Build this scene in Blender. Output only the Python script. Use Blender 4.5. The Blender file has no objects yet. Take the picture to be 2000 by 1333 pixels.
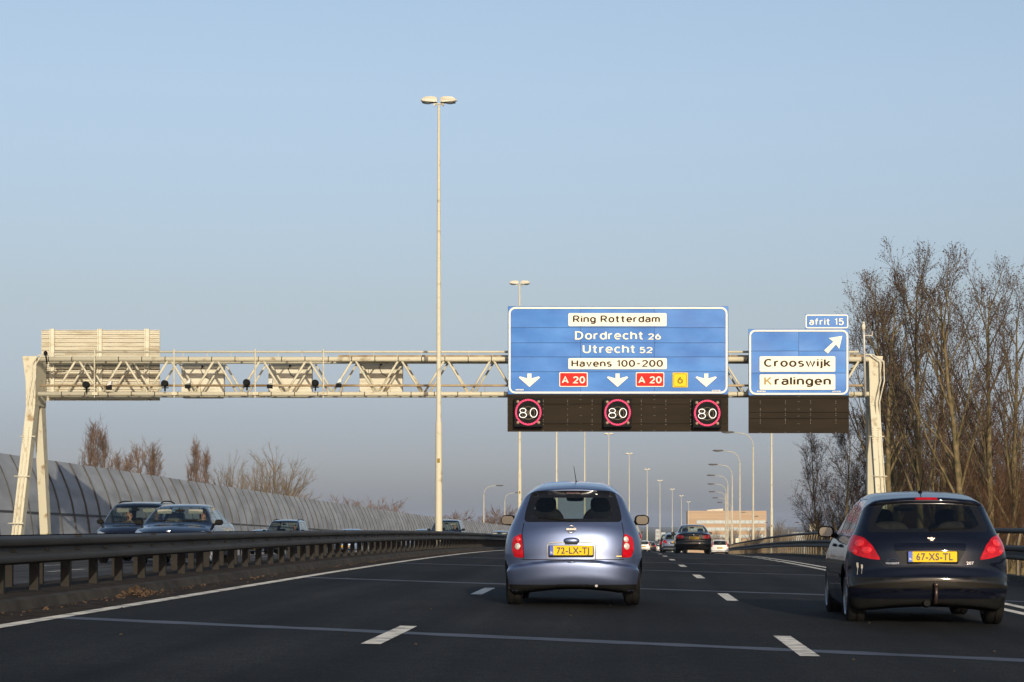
import bpy, bmesh, math, random
import numpy as np
from mathutils import Vector, Matrix
from math import radians as RD, sin, cos, pi, tan, sqrt, atan2

S = bpy.context.scene
COL = S.collection
# ------------------------------------------------------------------ camera, sky, sun, exposure
CX, CY, F, H = 1222.0, 1024.0, 4140.0, 1.012          # where the road runs out of sight, focal length in photo pixels, eye height
cam_d = bpy.data.cameras.new('camera'); cam = bpy.data.objects.new('camera', cam_d); COL.objects.link(cam)
cam.location = (0, 0, H); cam.rotation_euler = (RD(90), 0, 0)
cam_d.sensor_width = 36.0; cam_d.lens = F / 2000 * 36
cam_d.shift_x = -(CX - 1000) / 2000; cam_d.shift_y = (CY - 666.5) / 2000
cam_d.clip_start = 0.1; cam_d.clip_end = 20000
S.camera = cam
SUN_EL, SUN_AZ = 15.0, 13.0                            # low sun behind the camera, a little to the right
sun_dir = Vector((sin(RD(SUN_AZ)) * cos(RD(SUN_EL)), -cos(RD(SUN_AZ)) * cos(RD(SUN_EL)), sin(RD(SUN_EL))))
sun_d = bpy.data.lights.new('sun', 'SUN'); sun = bpy.data.objects.new('sun', sun_d); COL.objects.link(sun)
sun_d.energy = 3.9; sun_d.angle = RD(0.5); sun_d.color = (1.0, 0.89, 0.71)
sun.rotation_euler = sun_dir.to_track_quat('Z', 'Y').to_euler()
W = bpy.data.worlds.new('World'); S.world = W; W.use_nodes = True
wn, wl = W.node_tree.nodes, W.node_tree.links
bg = wn['Background']
sky = wn.new('ShaderNodeTexSky'); sky.sky_type = 'NISHITA'; sky.sun_disc = False
sky.sun_elevation = RD(SUN_EL); sky.sun_rotation = RD(180 - SUN_AZ)
sky.air_density = 1.0; sky.dust_density = 1.2; sky.ozone_density = 1.5
tc = wn.new('ShaderNodeTexCoord'); sx = wn.new('ShaderNodeSeparateXYZ'); wl.new(tc.outputs['Generated'], sx.inputs[0])
ramp = wn.new('ShaderNodeValToRGB'); wl.new(sx.outputs['Z'], ramp.inputs[0])
cr = ramp.color_ramp                                    # winter haze layer: the sky gets greyer and dimmer towards the horizon
SKYRAMP = [(0.0, (0.51, 0.57, 0.94)), (0.02, (0.51, 0.555, 0.89)), (0.045, (0.515, 0.53, 0.80)), (0.10, (0.70, 0.63, 0.70)), (0.2, (1.05, 0.915, 0.90)), (0.27, (1.16, 1.02, 0.98)), (0.6, (0.9, 0.9, 0.9))]
cr.elements[0].position = SKYRAMP[0][0]; cr.elements[0].color = SKYRAMP[0][1] + (1,)
cr.elements[1].position = SKYRAMP[-1][0]; cr.elements[1].color = SKYRAMP[-1][1] + (1,)
for p_, c_ in SKYRAMP[1:-1]:
    e_ = cr.elements.new(p_); e_.color = c_ + (1,)
mul = wn.new('ShaderNodeMix'); mul.data_type = 'RGBA'; mul.blend_type = 'MULTIPLY'; mul.inputs[0].default_value = 1
wl.new(sky.outputs[0], mul.inputs[6]); wl.new(ramp.outputs[0], mul.inputs[7]); wl.new(mul.outputs[2], bg.inputs[0])
bg.inputs[1].default_value = 0.145
S.view_settings.view_transform = 'Standard'; S.view_settings.look = 'None'
S.view_settings.exposure = 0.0; S.view_settings.gamma = 1.0
S.cycles.volume_bounces = 0; S.cycles.transparent_max_bounces = 16

# ------------------------------------------------------------------ helpers
def smooth(a, b, x):
    t = min(1, max(0, (x - a) / (b - a))); return t * t * (3 - 2 * t)
def PX(px, py, D):                                      # a photo pixel and its distance -> a point of the place
    return Vector(((px - CX) * D / F, D, H - (py - CY) * D / F))

def mat(name, col, rough=0.6, metal=0.0, spec=0.5, var=0.0, vscale=3.0, bump=0.0, bscale=40.0, coat=0.0, emit=0.0,
        col2=None, stretch=(1, 1, 1), backdark=False, coat_rough=0.03, detail=5, pos=(0.32, 0.68)):
    m = bpy.data.materials.new(name); m.use_nodes = True
    n, l = m.node_tree.nodes, m.node_tree.links
    p = n['Principled BSDF']
    p.inputs['Base Color'].default_value = (*col, 1); p.inputs['Roughness'].default_value = rough
    p.inputs['Metallic'].default_value = metal; p.inputs['Specular IOR Level'].default_value = spec
    p.inputs['Coat Weight'].default_value = coat; p.inputs['Coat Roughness'].default_value = coat_rough
    src = None
    if var or bump:
        t = n.new('ShaderNodeTexCoord'); mp = n.new('ShaderNodeMapping'); mp.inputs['Scale'].default_value = stretch
        l.new(t.outputs['Object'], mp.inputs[0])
    if var:
        nz = n.new('ShaderNodeTexNoise'); nz.inputs['Scale'].default_value = vscale; nz.inputs['Detail'].default_value = detail
        l.new(mp.outputs[0], nz.inputs['Vector'])
        r = n.new('ShaderNodeValToRGB'); l.new(nz.outputs[0], r.inputs[0])
        a = col2 if col2 else tuple(c * (1 - var) for c in col); b = tuple(min(1, c * (1 + var)) for c in col)
        r.color_ramp.elements[0].position, r.color_ramp.elements[1].position = pos
        r.color_ramp.elements[0].color = (*a, 1); r.color_ramp.elements[1].color = (*b, 1)
        src = r.outputs[0]
    if backdark:
        g = n.new('ShaderNodeNewGeometry'); mx = n.new('ShaderNodeMix'); mx.data_type = 'RGBA'
        l.new(g.outputs['Backfacing'], mx.inputs[0])
        if src: l.new(src, mx.inputs[6])
        else: mx.inputs[6].default_value = (*col, 1)
        mx.inputs[7].default_value = (0.035, 0.035, 0.036, 1); src = mx.outputs[2]
        mm = n.new('ShaderNodeMath'); mm.operation = 'SUBTRACT'; mm.inputs[0].default_value = 1; l.new(g.outputs['Backfacing'], mm.inputs[1])
        m2 = n.new('ShaderNodeMath'); m2.operation = 'MULTIPLY'; l.new(mm.outputs[0], m2.inputs[0]); m2.inputs[1].default_value = coat
        l.new(m2.outputs[0], p.inputs['Coat Weight'])
        m3 = n.new('ShaderNodeMath'); m3.operation = 'MULTIPLY'; l.new(mm.outputs[0], m3.inputs[0]); m3.inputs[1].default_value = metal
        l.new(m3.outputs[0], p.inputs['Metallic'])
    if src: l.new(src, p.inputs['Base Color'])
    if bump:
        bz = n.new('ShaderNodeTexNoise'); bz.inputs['Scale'].default_value = bscale; bz.inputs['Detail'].default_value = 4
        l.new(mp.outputs[0], bz.inputs['Vector'])
        bp = n.new('ShaderNodeBump'); bp.inputs['Strength'].default_value = bump; bp.inputs['Distance'].default_value = 0.01
        l.new(bz.outputs[0], bp.inputs['Height']); l.new(bp.outputs[0], p.inputs['Normal'])
    if emit:
        p.inputs['Emission Color'].default_value = (*col, 1); p.inputs['Emission Strength'].default_value = emit
    return m

def glass_mat(name, tint, refl=1.0, rough=.02):
    m = bpy.data.materials.new(name); m.use_nodes = True
    n, l = m.node_tree.nodes, m.node_tree.links
    n.remove(n['Principled BSDF'])
    tr = n.new('ShaderNodeBsdfTransparent'); tr.inputs[0].default_value = (*tint, 1)
    gl = n.new('ShaderNodeBsdfGlossy'); gl.inputs['Roughness'].default_value = rough; gl.inputs[0].default_value = (refl, refl, refl, 1)
    fr = n.new('ShaderNodeFresnel'); ge = n.new('ShaderNodeNewGeometry'); mr = n.new('ShaderNodeMapRange')
    l.new(ge.outputs['Backfacing'], mr.inputs[0]); mr.inputs[3].default_value = 1.5; mr.inputs[4].default_value = 1 / 1.5; l.new(mr.outputs[0], fr.inputs[0])
    mx = n.new('ShaderNodeMixShader'); l.new(fr.outputs[0], mx.inputs[0]); l.new(tr.outputs[0], mx.inputs[1]); l.new(gl.outputs[0], mx.inputs[2])
    l.new(mx.outputs[0], n['Material Output'].inputs[0])
    return m

class MB:
    def __init__(s): s.v = []; s.f = []; s.m = []
    def add(s, vs, fs, mi=0):
        o = len(s.v); s.v.extend(tuple(p) for p in vs)
        for f in fs: s.f.append(tuple(i + o for i in f)); s.m.append(mi)
    def box(s, x0, x1, y0, y1, z0, z1, mi=0):
        vs = [(x, y, z) for z in (z0, z1) for y in (y0, y1) for x in (x0, x1)]
        s.add(vs, [(0, 2, 3, 1), (4, 5, 7, 6), (0, 1, 5, 4), (2, 6, 7, 3), (0, 4, 6, 2), (1, 3, 7, 5)], mi)
    def bar(s, a, b, w, h, mi=0, up=(0, 0, 1)):         # square bar from a to b
        a, b = Vector(a), Vector(b); d = (b - a).normalized(); u = Vector(up)
        if abs(d.dot(u)) > 0.97: u = Vector((0, 1, 0))
        sx_ = d.cross(u).normalized() * (w / 2); sz_ = sx_.cross(d).normalized() * (h / 2)
        vs = [p + i * sx_ + j * sz_ for p in (a, b) for i, j in ((-1, -1), (1, -1), (1, 1), (-1, 1))]
        s.add(vs, [(3, 2, 1, 0), (4, 5, 6, 7)] + [(i, (i + 1) % 4, (i + 1) % 4 + 4, i + 4) for i in range(4)], mi)
    def tube(s, pts, r, n=8, mi=0, cap=True):
        pts = [Vector(p) for p in pts]; k = len(pts)
        rs = r if isinstance(r, (list, tuple)) else [r] * k
        vs = []; ref = Vector((0.31, 0.9, 0.27)).normalized()
        for i in range(k):
            d = pts[min(i + 1, k - 1)] - pts[max(i - 1, 0)]
            if d.length < 1e-9: d = Vector((0, 0, 1))
            d.normalize(); u = d.cross(ref)
            if u.length < 0.1: u = d.cross(Vector((1, 0, 0)))
            u.normalize(); w = d.cross(u)
            for j in range(n):
                a = 2 * pi * j / n; vs.append(pts[i] + (u * cos(a) + w * sin(a)) * rs[i])
        fs = [(i * n + j, i * n + (j + 1) % n, (i + 1) * n + (j + 1) % n, (i + 1) * n + j) for i in range(k - 1) for j in range(n)]
        if cap: fs += [tuple(range(n - 1, -1, -1)), tuple((k - 1) * n + j for j in range(n))]
        s.add(vs, fs, mi)
    def ell(s, c, r, nu=16, nv=10, mi=0, e=1.0, rot=None):   # (super)ellipsoid
        sg = lambda t: math.copysign(abs(t) ** e, t)
        vs = []; c = Vector(c)
        for i in range(nv + 1):
            ph = -pi / 2 + pi * i / nv
            for j in range(nu):
                th = 2 * pi * j / nu
                p = Vector((r[0] * sg(cos(ph)) * sg(cos(th)), r[1] * sg(cos(ph)) * sg(sin(th)), r[2] * sg(sin(ph))))
                vs.append(c + (rot @ p if rot else p))
        s.add(vs, [(i * nu + j, i * nu + (j + 1) % nu, (i + 1) * nu + (j + 1) % nu, (i + 1) * nu + j) for i in range(nv) for j in range(nu)], mi)
    def poly(s, pts, mi=0): s.add(pts, [tuple(range(len(pts)))], mi)
    def slab(s, pts, depth, mi=0):                      # a flat outline with real thickness (depth is a vector)
        d = Vector(depth); k = len(pts); pts = [Vector(p) for p in pts]
        s.add(pts + [p + d for p in pts], [tuple(range(k)), tuple(range(2 * k - 1, k - 1, -1))] +
              [(i + k, (i + 1) % k + k, (i + 1) % k, i) for i in range(k)], mi)
    def ring(s, outer, inner, depth, mi=0):             # frame between two outlines of equal point count
        d = Vector(depth); k = len(outer)
        vs = [Vector(p) for p in outer] + [Vector(p) for p in inner]; vs = vs + [p + d for p in vs]
        fs = []
        for i in range(k):
            j = (i + 1) % k
            fs += [(i, j, k + j, k + i), (2 * k + i, 3 * k + i, 3 * k + j, 2 * k + j), (i, 2 * k + i, 2 * k + j, j), (k + i, k + j, 3 * k + j, 3 * k + i)]
        s.add(vs, fs, mi)
    def build(s, name, mats, parent=None, smooth_=False, off=None, fix=True, bevel=0.0, auto=None):
        me = bpy.data.meshes.new(name)
        v = s.v
        if off is not None: v = [(a - off[0], b - off[1], c - off[2]) for a, b, c in v]
        me.from_pydata(v, [], s.f)
        for m in (mats if isinstance(mats, (list, tuple)) else [mats]): me.materials.append(m)
        me.polygons.foreach_set('material_index', s.m)
        if fix:
            b = bmesh.new(); b.from_mesh(me); bmesh.ops.recalc_face_normals(b, faces=b.faces); b.to_mesh(me); b.free()
        if smooth_: me.polygons.foreach_set('use_smooth', [True] * len(me.polygons))
        if auto: me.polygons.foreach_set('use_smooth', [True] * len(me.polygons)); me.set_sharp_from_angle(angle=RD(auto))
        o = bpy.data.objects.new(name, me); COL.objects.link(o)
        if parent is not None: o.parent = parent
        elif off is not None: o.location = off
        if bevel:
            bv = o.modifiers.new('bevel', 'BEVEL'); bv.width = bevel; bv.segments = 2; bv.limit_method = 'ANGLE'
        return o

def tag(o, label=None, cat=None, group=None, kind=None):
    if label: o['label'] = label
    if cat: o['category'] = cat
    if group: o['group'] = group
    if kind: o['kind'] = kind
    return o
def thing(name, label, cat, loc=(0, 0, 0), rz=0.0, group=None):
    o = bpy.data.objects.new(name, None); COL.objects.link(o); o.location = loc; o.rotation_euler = (0, 0, rz)
    o.empty_display_size = 0.2
    return tag(o, label, cat, group)
def kids(o): return [c for c in bpy.data.objects if c.parent == o]
KIDS = {}
def copy_tree(o, parent=None, _map=None):
    if _map is None:
        _map = {}
        for c in bpy.data.objects:
            if c.parent: _map.setdefault(c.parent.name, []).append(c)
    c = o.copy(); COL.objects.link(c)
    if parent is not None: c.parent = parent
    for ch in _map.get(o.name, []): copy_tree(ch, c, _map)
    return c

# lettering: every line of text once, as a flat mesh with cap height 1
TEXTS = ['Ring Rotterdam', 'Dordrecht', '26', 'Utrecht', '52', 'Havens 100-200', 'A 20', '6', 'ANWB', 'Crooswijk', 'K', 'ralingen',
         'afrit 15', '72-LX-TJ', '67-XS-TL', 'NL', '207', 'PEUGEOT', '8', '0']
TXT = {}
def make_texts():
    obs = []
    for t in TEXTS:
        for bold in (0.0, 0.022):
            cu = bpy.data.curves.new('t', 'FONT'); cu.body = t; cu.size = 1.0; cu.resolution_u = 3
            cu.space_character = 1.12 if len(t) > 3 else 1.05; cu.offset = bold
            o = bpy.data.objects.new('t', cu); COL.objects.link(o); obs.append((t, bold > 0, o, cu))
    bpy.context.view_layer.update(); dg = bpy.context.evaluated_depsgraph_get()
    for t, b, o, cu in obs:
        me = bpy.data.meshes.new_from_object(o.evaluated_get(dg))
        v = np.array([tuple(p.co[:2]) for p in me.vertices]); f = [tuple(p.vertices) for p in me.polygons]
        TXT[(t, b)] = (v, f); bpy.data.meshes.remove(me)
    for t, b, o, cu in obs: bpy.data.objects.remove(o); bpy.data.curves.remove(cu)
make_texts()
CAPH = TXT[('A 20', False)][0][:, 1].max()
def arc(cx_, cy_, rx, ry, a0, a1, n=10): return [(cx_ + rx * cos(RD(a0 + (a1 - a0) * i / n)), cy_ + ry * sin(RD(a0 + (a1 - a0) * i / n))) for i in range(n + 1)]
X_ = .74                                                # x-height of the road-sign alphabet
def bowl(cx_=.25, r=.25): return arc(cx_, X_ / 2, r, X_ / 2, 0, 360, 22)
GLYPH = {
 'R': (.62, [[(0, 0), (0, 1)], [(0, 1), (.30, 1)] + arc(.30, .73, .28, .27, 90, -90) + [(0, .46)], [(.30, .46), (.60, 0)]]),
 'D': (.66, [[(0, 0), (0, 1), (.24, 1)] + arc(.24, .5, .38, .5, 90, -90, 16) + [(0, 0)]]),
 'U': (.62, [[(0, 1), (0, .29)] + arc(.30, .29, .30, .29, 180, 360) + [(.60, 1)]]),
 'H': (.62, [[(0, 0), (0, 1)], [(.60, 0), (.60, 1)], [(0, .52), (.60, .52)]]),
 'C': (.64, [arc(.34, .5, .34, .5, 48, 312, 22)]), 'K': (.62, [[(0, 0), (0, 1)], [(.58, 1), (.04, .40)], [(.20, .58), (.62, 0)]]),
 'A': (.72, [[(0, 0), (.36, 1), (.72, 0)], [(.12, .30), (.60, .30)]]),
 'a': (.46, [arc(.23, .53, .22, .21, 155, 0) + [(.45, 0)], [(.45, .44), (.22, .44)] + arc(.20, .22, .20, .22, 90, 270) + [(.30, .02), (.45, .14)]]),
 'c': (.44, [arc(.25, X_ / 2, .25, X_ / 2, 45, 315, 18)]), 'd': (.50, [bowl(), [(.50, 0), (.50, 1)]]), 'e': (.50, [[(.02, .37), (.49, .37)] + arc(.25, X_ / 2, .25, X_ / 2, 0, 315, 20)]),
 'f': (.32, [[(.10, 0), (.10, .80)] + arc(.28, .80, .18, .20, 180, 85), [(-.04, X_ - .04), (.30, X_ - .04)]]), 'g': (.50, [bowl(), [(.50, X_), (.50, -.06)] + arc(.26, -.04, .24, .22, 0, -150)]),
 'h': (.48, [[(0, 0), (0, 1)], arc(.24, .48, .24, .26, 180, 0) + [(.48, 0)]]), 'i': (.0, [[(0, 0), (0, X_)], [(0, .90), (0, 1.02)]]), 'j': (.06, [[(.06, X_), (.06, -.10)] + arc(-.08, -.10, .14, .14, 0, -80), [(.06, .90), (.06, 1.02)]]),
 'k': (.46, [[(0, 0), (0, 1)], [(.44, X_), (.03, .30)], [(.15, .42), (.48, 0)]]), 'l': (.0, [[(0, 0), (0, 1)]]), 'm': (.78, [[(0, 0), (0, X_)], arc(.195, .52, .195, .22, 180, 0) + [(.39, 0)], arc(.585, .52, .195, .22, 180, 0) + [(.78, 0)]]),
 'n': (.47, [[(0, 0), (0, X_)], arc(.235, .48, .235, .26, 180, 0) + [(.47, 0)]]), 'o': (.52, [bowl(.26, .26)]), 'r': (.30, [[(0, 0), (0, X_)], arc(.24, .44, .24, .29, 180, 75)]),
 's': (.42, [arc(.21, .555, .19, .185, 35, 270, 12)[:-1] + arc(.21, .185, .20, .185, 90, -145, 12)]), 't': (.34, [[(.12, .98), (.12, .20)] + arc(.30, .19, .18, .19, 180, 275), [(-.05, X_ - .04), (.32, X_ - .04)]]),
 'v': (.50, [[(0, X_), (.25, 0), (.50, X_)]]), 'w': (.76, [[(0, X_), (.19, 0), (.38, X_), (.57, 0), (.76, X_)]]),
 '0': (.56, [arc(.28, .5, .28, .5, 0, 360, 24)]), '1': (.22, [[(0, .80), (.20, 1), (.20, 0)]]), '2': (.54, [arc(.27, .72, .27, .28, 165, -35, 12) + [(0, 0), (.56, 0)]]),
 '5': (.54, [[(.50, 1), (.10, 1), (.05, .55)] + arc(.26, .33, .28, .33, 118, -150, 14)]), '6': (.54, [arc(.27, .32, .27, .32, 0, 360, 20), [(.01, .38), (.10, .68), (.34, 1.0)]]), '-': (.34, [[(0, .44), (.34, .44)]]), ' ': (.14, []),
}
def stroke_text(t, w=.155, gap=.30):
    V = []; Fc = []; x = 0.0; k = 0
    for ch in t:
        adv, strokes = GLYPH[ch]
        for st in strokes:
            st = [p for i, p in enumerate(st) if i == 0 or (abs(p[0] - st[i-1][0]) + abs(p[1] - st[i-1][1])) > 1e-4]
            loop = abs(st[0][0] - st[-1][0]) + abs(st[0][1] - st[-1][1]) < 1e-3
            if loop: st = st[:-1]
            n = len(st); o = len(V); k += 1
            for i in range(n):
                p = Vector(st[i]); a = Vector(st[i-1]) if (i or loop) else None; b = Vector(st[(i+1) % n]) if (i < n-1 or loop) else None
                d1 = (p - a).normalized() if a else (b - p).normalized(); d2 = (b - p).normalized() if b else d1
                nn = Vector((-(d1 + d2).y, (d1 + d2).x))
                nn = nn.normalized() if nn.length > .2 else Vector((-d1.y, d1.x))
                m = min(1.6, 1 / max(.5, nn.dot(Vector((-d1.y, d1.x))))) * w / 2
                # letters stand between base line and cap line: keep the stroke inside
                for sg in (1, -1):
                    q = p + nn * m * sg; V.append((x + q.x, w / 2 + q.y * (1 - w), k % 3))
            for i in range(n if loop else n - 1):
                j = (i + 1) % n; Fc.append((o + 2*i, o + 2*i + 1, o + 2*j + 1, o + 2*j))
        x += adv + gap
    return np.array(V), Fc
for t_ in ('Ring Rotterdam', 'Dordrecht', '26', 'Utrecht', '52', 'Havens 100-200', 'A 20', '6', 'Crooswijk', 'K', 'ralingen', 'afrit 15'):
    TXT[(t_, True)] = stroke_text(t_, .17 if t_ in ('Dordrecht', 'Utrecht', 'afrit 15') else .19)
def put_text(mb, t, u0, u1, base, cap, mp, mi=0, bold=True):
    """text between u0 and u1 on a baseline, capitals `cap` tall (cap signed the way v runs); mp(u, v) -> point"""
    v, f = TXT[(t, bold)]
    a, b = v[:, 0].min(), v[:, 0].max()
    ch = 1.0 if v.shape[1] == 3 else CAPH; out = []
    for p in v:
        q = mp(u0 + (p[0] - a) / (b - a) * (u1 - u0), base + p[1] / ch * cap)
        out.append((q[0], q[1] - .0015 * (p[2] if len(p) == 3 else 0), q[2]))
    mb.add(out, f, mi)

def rrect(x0, x1, y0, y1, r, n=5):
    out = []
    for cx_, cy_, a0 in ((x1 - r, y1 - r, 0), (x0 + r, y1 - r, 90), (x0 + r, y0 + r, 180), (x1 - r, y0 + r, 270)):
        for i in range(n + 1):
            a = RD(a0 + 90 * i / n); out.append((cx_ + r * cos(a), cy_ + r * sin(a)))
    return out

# ------------------------------------------------------------------ materials
M = {}
def asphalt_mat(name, col, seed):                        # stone grain, worn lengthwise tracks and large uneven patches
    m = mat(name, col, 0.84, spec=0.085); n, l = m.node_tree.nodes, m.node_tree.links; p = n['Principled BSDF']
    t = n.new('ShaderNodeTexCoord'); cur = None
    for sc, st, lo, hi, det in ((60, (1, .7, 1), .2, 2.0, 3), (9, (1, .5, 1), .82, 1.2, 6), (.45, (1, .35, 1), .66, 1.36, 6), (1.5, (1, .012, 1), .62, 1.42, 3), (.9, (.15, .5, 1), .85, 1.15, 2)):
        mp = n.new('ShaderNodeMapping'); mp.inputs['Scale'].default_value = st; mp.inputs['Location'].default_value = (seed, seed * 1.7, 0); l.new(t.outputs['Object'], mp.inputs[0])
        z = n.new('ShaderNodeTexNoise'); z.inputs['Scale'].default_value = sc; z.inputs['Detail'].default_value = det; l.new(mp.outputs[0], z.inputs['Vector'])
        r = n.new('ShaderNodeMapRange'); r.inputs[1].default_value = .3; r.inputs[2].default_value = .7; r.inputs[3].default_value = lo; r.inputs[4].default_value = hi; l.new(z.outputs[0], r.inputs[0])
        if cur is None: cur = r.outputs[0]; g = z
        else:
            q = n.new('ShaderNodeMath'); q.operation = 'MULTIPLY'; l.new(cur, q.inputs[0]); l.new(r.outputs[0], q.inputs[1]); cur = q.outputs[0]
    v = n.new('ShaderNodeVectorMath'); v.operation = 'SCALE'; v.inputs[0].default_value = col; l.new(cur, v.inputs['Scale']); l.new(v.outputs[0], p.inputs['Base Color'])
    b = n.new('ShaderNodeBump'); b.inputs['Strength'].default_value = .6; b.inputs['Distance'].default_value = .008; l.new(g.outputs[0], b.inputs['Height']); l.new(b.outputs[0], p.inputs['Normal'])
    return m
M['asphalt'] = asphalt_mat('asphalt', (0.0150, 0.0146, 0.0138), 3.0)
M['asphalt_old'] = asphalt_mat('asphalt_old', (0.045, 0.043, 0.041), 11.0)
M['joint'] = mat('joint_sealant', (0.050, 0.052, 0.066), 0.6, spec=0.4, var=0.35, vscale=2.5)
M['white_paint'] = mat('road_paint', (0.76, 0.70, 0.59), 0.8, spec=0.2, var=0.06, vscale=5, col2=(0.33, 0.31, 0.27), pos=(0.34, 0.54), detail=9, bump=0.3, bscale=80)
M['dirt'] = mat('verge_dirt', (0.036, 0.027, 0.019), 0.95, spec=0.1, var=0.55, vscale=5, bump=0.9, bscale=25, detail=9)
M['kerb'] = mat('kerb_concrete', (0.045, 0.039, 0.031), 0.9, spec=0.2, var=0.4, vscale=3, bump=0.4, bscale=40)
M['grass'] = mat('dull_grass', (0.09, 0.085, 0.04), 0.95, spec=0.1, var=0.4, vscale=0.08, detail=9)
M['steel'] = mat('weathered_shaded_steel', (0.046, 0.044, 0.040), 0.62, metal=0.3, spec=0.25, var=0.25, vscale=3, stretch=(2, 0.35, 2))  # weathered steel, base darkened further to carry the shade on the rails
M['steel_dark'] = mat('shade_dark_steel', (0.017, 0.014, 0.010), 0.65, metal=0.2, spec=0.3, var=0.4, vscale=4)  # near-black base puts the shade on the posts into the colour; bolts share it
M['cream'] = mat('cream_paint', (0.55, 0.51, 0.38), 0.7, spec=0.2, var=0.05, vscale=2.6, col2=(0.30, 0.22, 0.12), pos=(0.27, 0.42), detail=9)
M['cream2'] = mat('cream_sheet', (0.60, 0.565, 0.45), 0.7, spec=0.2, var=0.05, vscale=1.5, col2=(0.44, 0.38, 0.26), pos=(0.28, 0.5), detail=8, stretch=(0.5, 1, 3))
M['rusty'] = mat('rust_streaked_paint', (0.40, 0.31, 0.18), 0.75, spec=0.2, var=0.25, vscale=1.3, col2=(0.20, 0.12, 0.05), stretch=(1, 1, 1))
M['post_tan'] = mat('tan_post_paint', (0.50, 0.45, 0.34), 0.75, spec=0.15, var=0.12, vscale=1.5)
M['bracket'] = mat('weathered_bracket', (0.22, 0.17, 0.105), 0.75, spec=0.2, var=0.35, vscale=2.0, col2=(0.09, 0.065, 0.035))
M['sign_rear'] = mat('sign_rear_dark', (0.03, 0.035, 0.05), 0.7)
M['galv'] = mat('galvanised', (0.55, 0.53, 0.48), 0.5, metal=0.3, var=0.12, vscale=4)
M['black'] = mat('black_plastic', (0.010, 0.010, 0.0095), 0.7, spec=0.07, var=0.2, vscale=5)
M['gloss_black'] = mat('gloss_black_trim', (0.010, 0.0085, 0.006), 0.6, spec=0.08, coat=0.8, coat_rough=0.08, var=0.2)
M['rubber'] = mat('tyre_rubber', (0.011, 0.0105, 0.010), 0.9, spec=0.08, var=0.3, vscale=9, bump=0.3, bscale=60)
M['board'] = mat('brown_black_board', (0.028, 0.021, 0.013), 0.9, spec=0.1, var=0.15, vscale=1.2, stretch=(0.4, 1, 2))
M['rivet'] = mat('rivet_zinc', (0.75, 0.72, 0.66), 0.4, metal=0.3)
M['blue'] = mat('sign_blue', (0.050, 0.200, 0.53), 0.40, spec=0.24, var=0.10, col2=(0.022, 0.135, 0.44), vscale=.9, stretch=(0.7, 1, 1.2), coat=0.06, coat_rough=0.12)
M['sign_white'] = mat('sign_white', (0.86, 0.82, 0.68), 0.7, spec=0.2, var=0.03)
M['sign_black'] = mat('sign_letter_black', (0.04, 0.022, 0.010), 0.8, spec=0.1, var=0.35, vscale=1.6, col2=(0.03, 0.018, 0.01))
M['sign_faded'] = mat('faded_letter', (0.42, 0.30, 0.13), 0.8, spec=0.1)
M['sign_red'] = mat('sign_red', (0.58, 0.025, 0.018), 0.7, spec=0.15)
M['sign_yellow'] = mat('sign_yellow', (0.80, 0.56, 0.03), 0.7, spec=0.15)
M['sign_olive'] = mat('sign_olive', (0.27, 0.18, 0.03), 0.8, spec=0.1)
M['led_red'] = mat('led_red', (0.95, 0.06, 0.18), 0.4, emit=0.6)
M['led_white'] = mat('led_white', (1.0, 0.97, 0.92), 0.4, emit=0.85)
M['led_off'] = mat('led_off', (0.17, 0.13, 0.08), 0.5)
M['lamp_amber'] = mat('amber_lens_off', (0.30, 0.20, 0.13), 0.35)
M['lamp_glass'] = mat('lamp_bowl', (0.20, 0.23, 0.25), 0.15, spec=0.7)
M['lamp_head'] = mat('lamp_housing', (0.10, 0.09, 0.08), 0.7, spec=0.2, var=0.2)
M['glass'] = glass_mat('car_glass', (0.66, 0.72, 0.69))
M['glass_side'] = glass_mat('side_glass', (0.5, 0.54, 0.53), rough=.10)
M['glass_dark'] = glass_mat('dark_car_glass', (0.36, 0.39, 0.38))
M['frit'] = mat('window_surround', (0.008, 0.008, 0.009), 0.18, spec=0.5, var=0.1)
M['gap'] = mat('panel_gap', (0.006, 0.006, 0.007), 0.7, var=0.1)
M['chrome'] = mat('chrome', (0.75, 0.75, 0.76), 0.15, metal=1.0)
M['alloy'] = mat('wheel_alloy', (0.42, 0.42, 0.43), 0.35, metal=0.8, var=0.15)
M['tail_red'] = mat('tail_light_red', (0.42, 0.004, 0.010), 0.25, spec=0.3, coat=0.35, var=0.3, vscale=16)
M['tail_clear'] = mat('tail_light_clear', (0.62, 0.55, 0.48), 0.15, spec=0.7, coat=1.0, var=0.15, vscale=20)
M['tail_pink'] = mat('tail_light_bowl', (0.66, 0.03, 0.035), 0.2, spec=0.4, coat=0.5, var=0.2, vscale=20)
M['headlamp'] = mat('headlamp_glass', (0.55, 0.57, 0.58), 0.1, metal=0.4, coat=1.0, var=0.2, vscale=12)
M['plate'] = mat('plate_yellow', (0.84, 0.50, 0.010), 0.6, spec=0.2)
M['plate_blue'] = mat('plate_blue', (0.02, 0.08, 0.42), 0.4)
M['ink'] = mat('plate_ink', (0.01, 0.009, 0.008), 0.4)
M['mirror'] = mat('mirror_glass', (0.115, 0.125, 0.135), 0.06, metal=1.0)
M['seat'] = mat('seat_cloth', (0.11, 0.10, 0.085), 0.9, spec=0.1, var=0.2, vscale=12)
M['seat_dark'] = mat('headrest_cloth', (0.022, 0.021, 0.02), 0.9, spec=0.1, var=0.2, vscale=12)
M['trim_grey'] = mat('pillar_trim', (0.24, 0.235, 0.20), 0.8, var=0.08)
M['skin'] = mat('skin', (0.46, 0.26, 0.18), 0.55, spec=0.35, var=0.08, vscale=20)
M['hair'] = mat('dark_hair', (0.03, 0.018, 0.012), 0.6, var=0.3, vscale=30)
M['shirt_dark'] = mat('dark_jacket', (0.03, 0.032, 0.04), 0.9, var=0.2, vscale=12)
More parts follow.
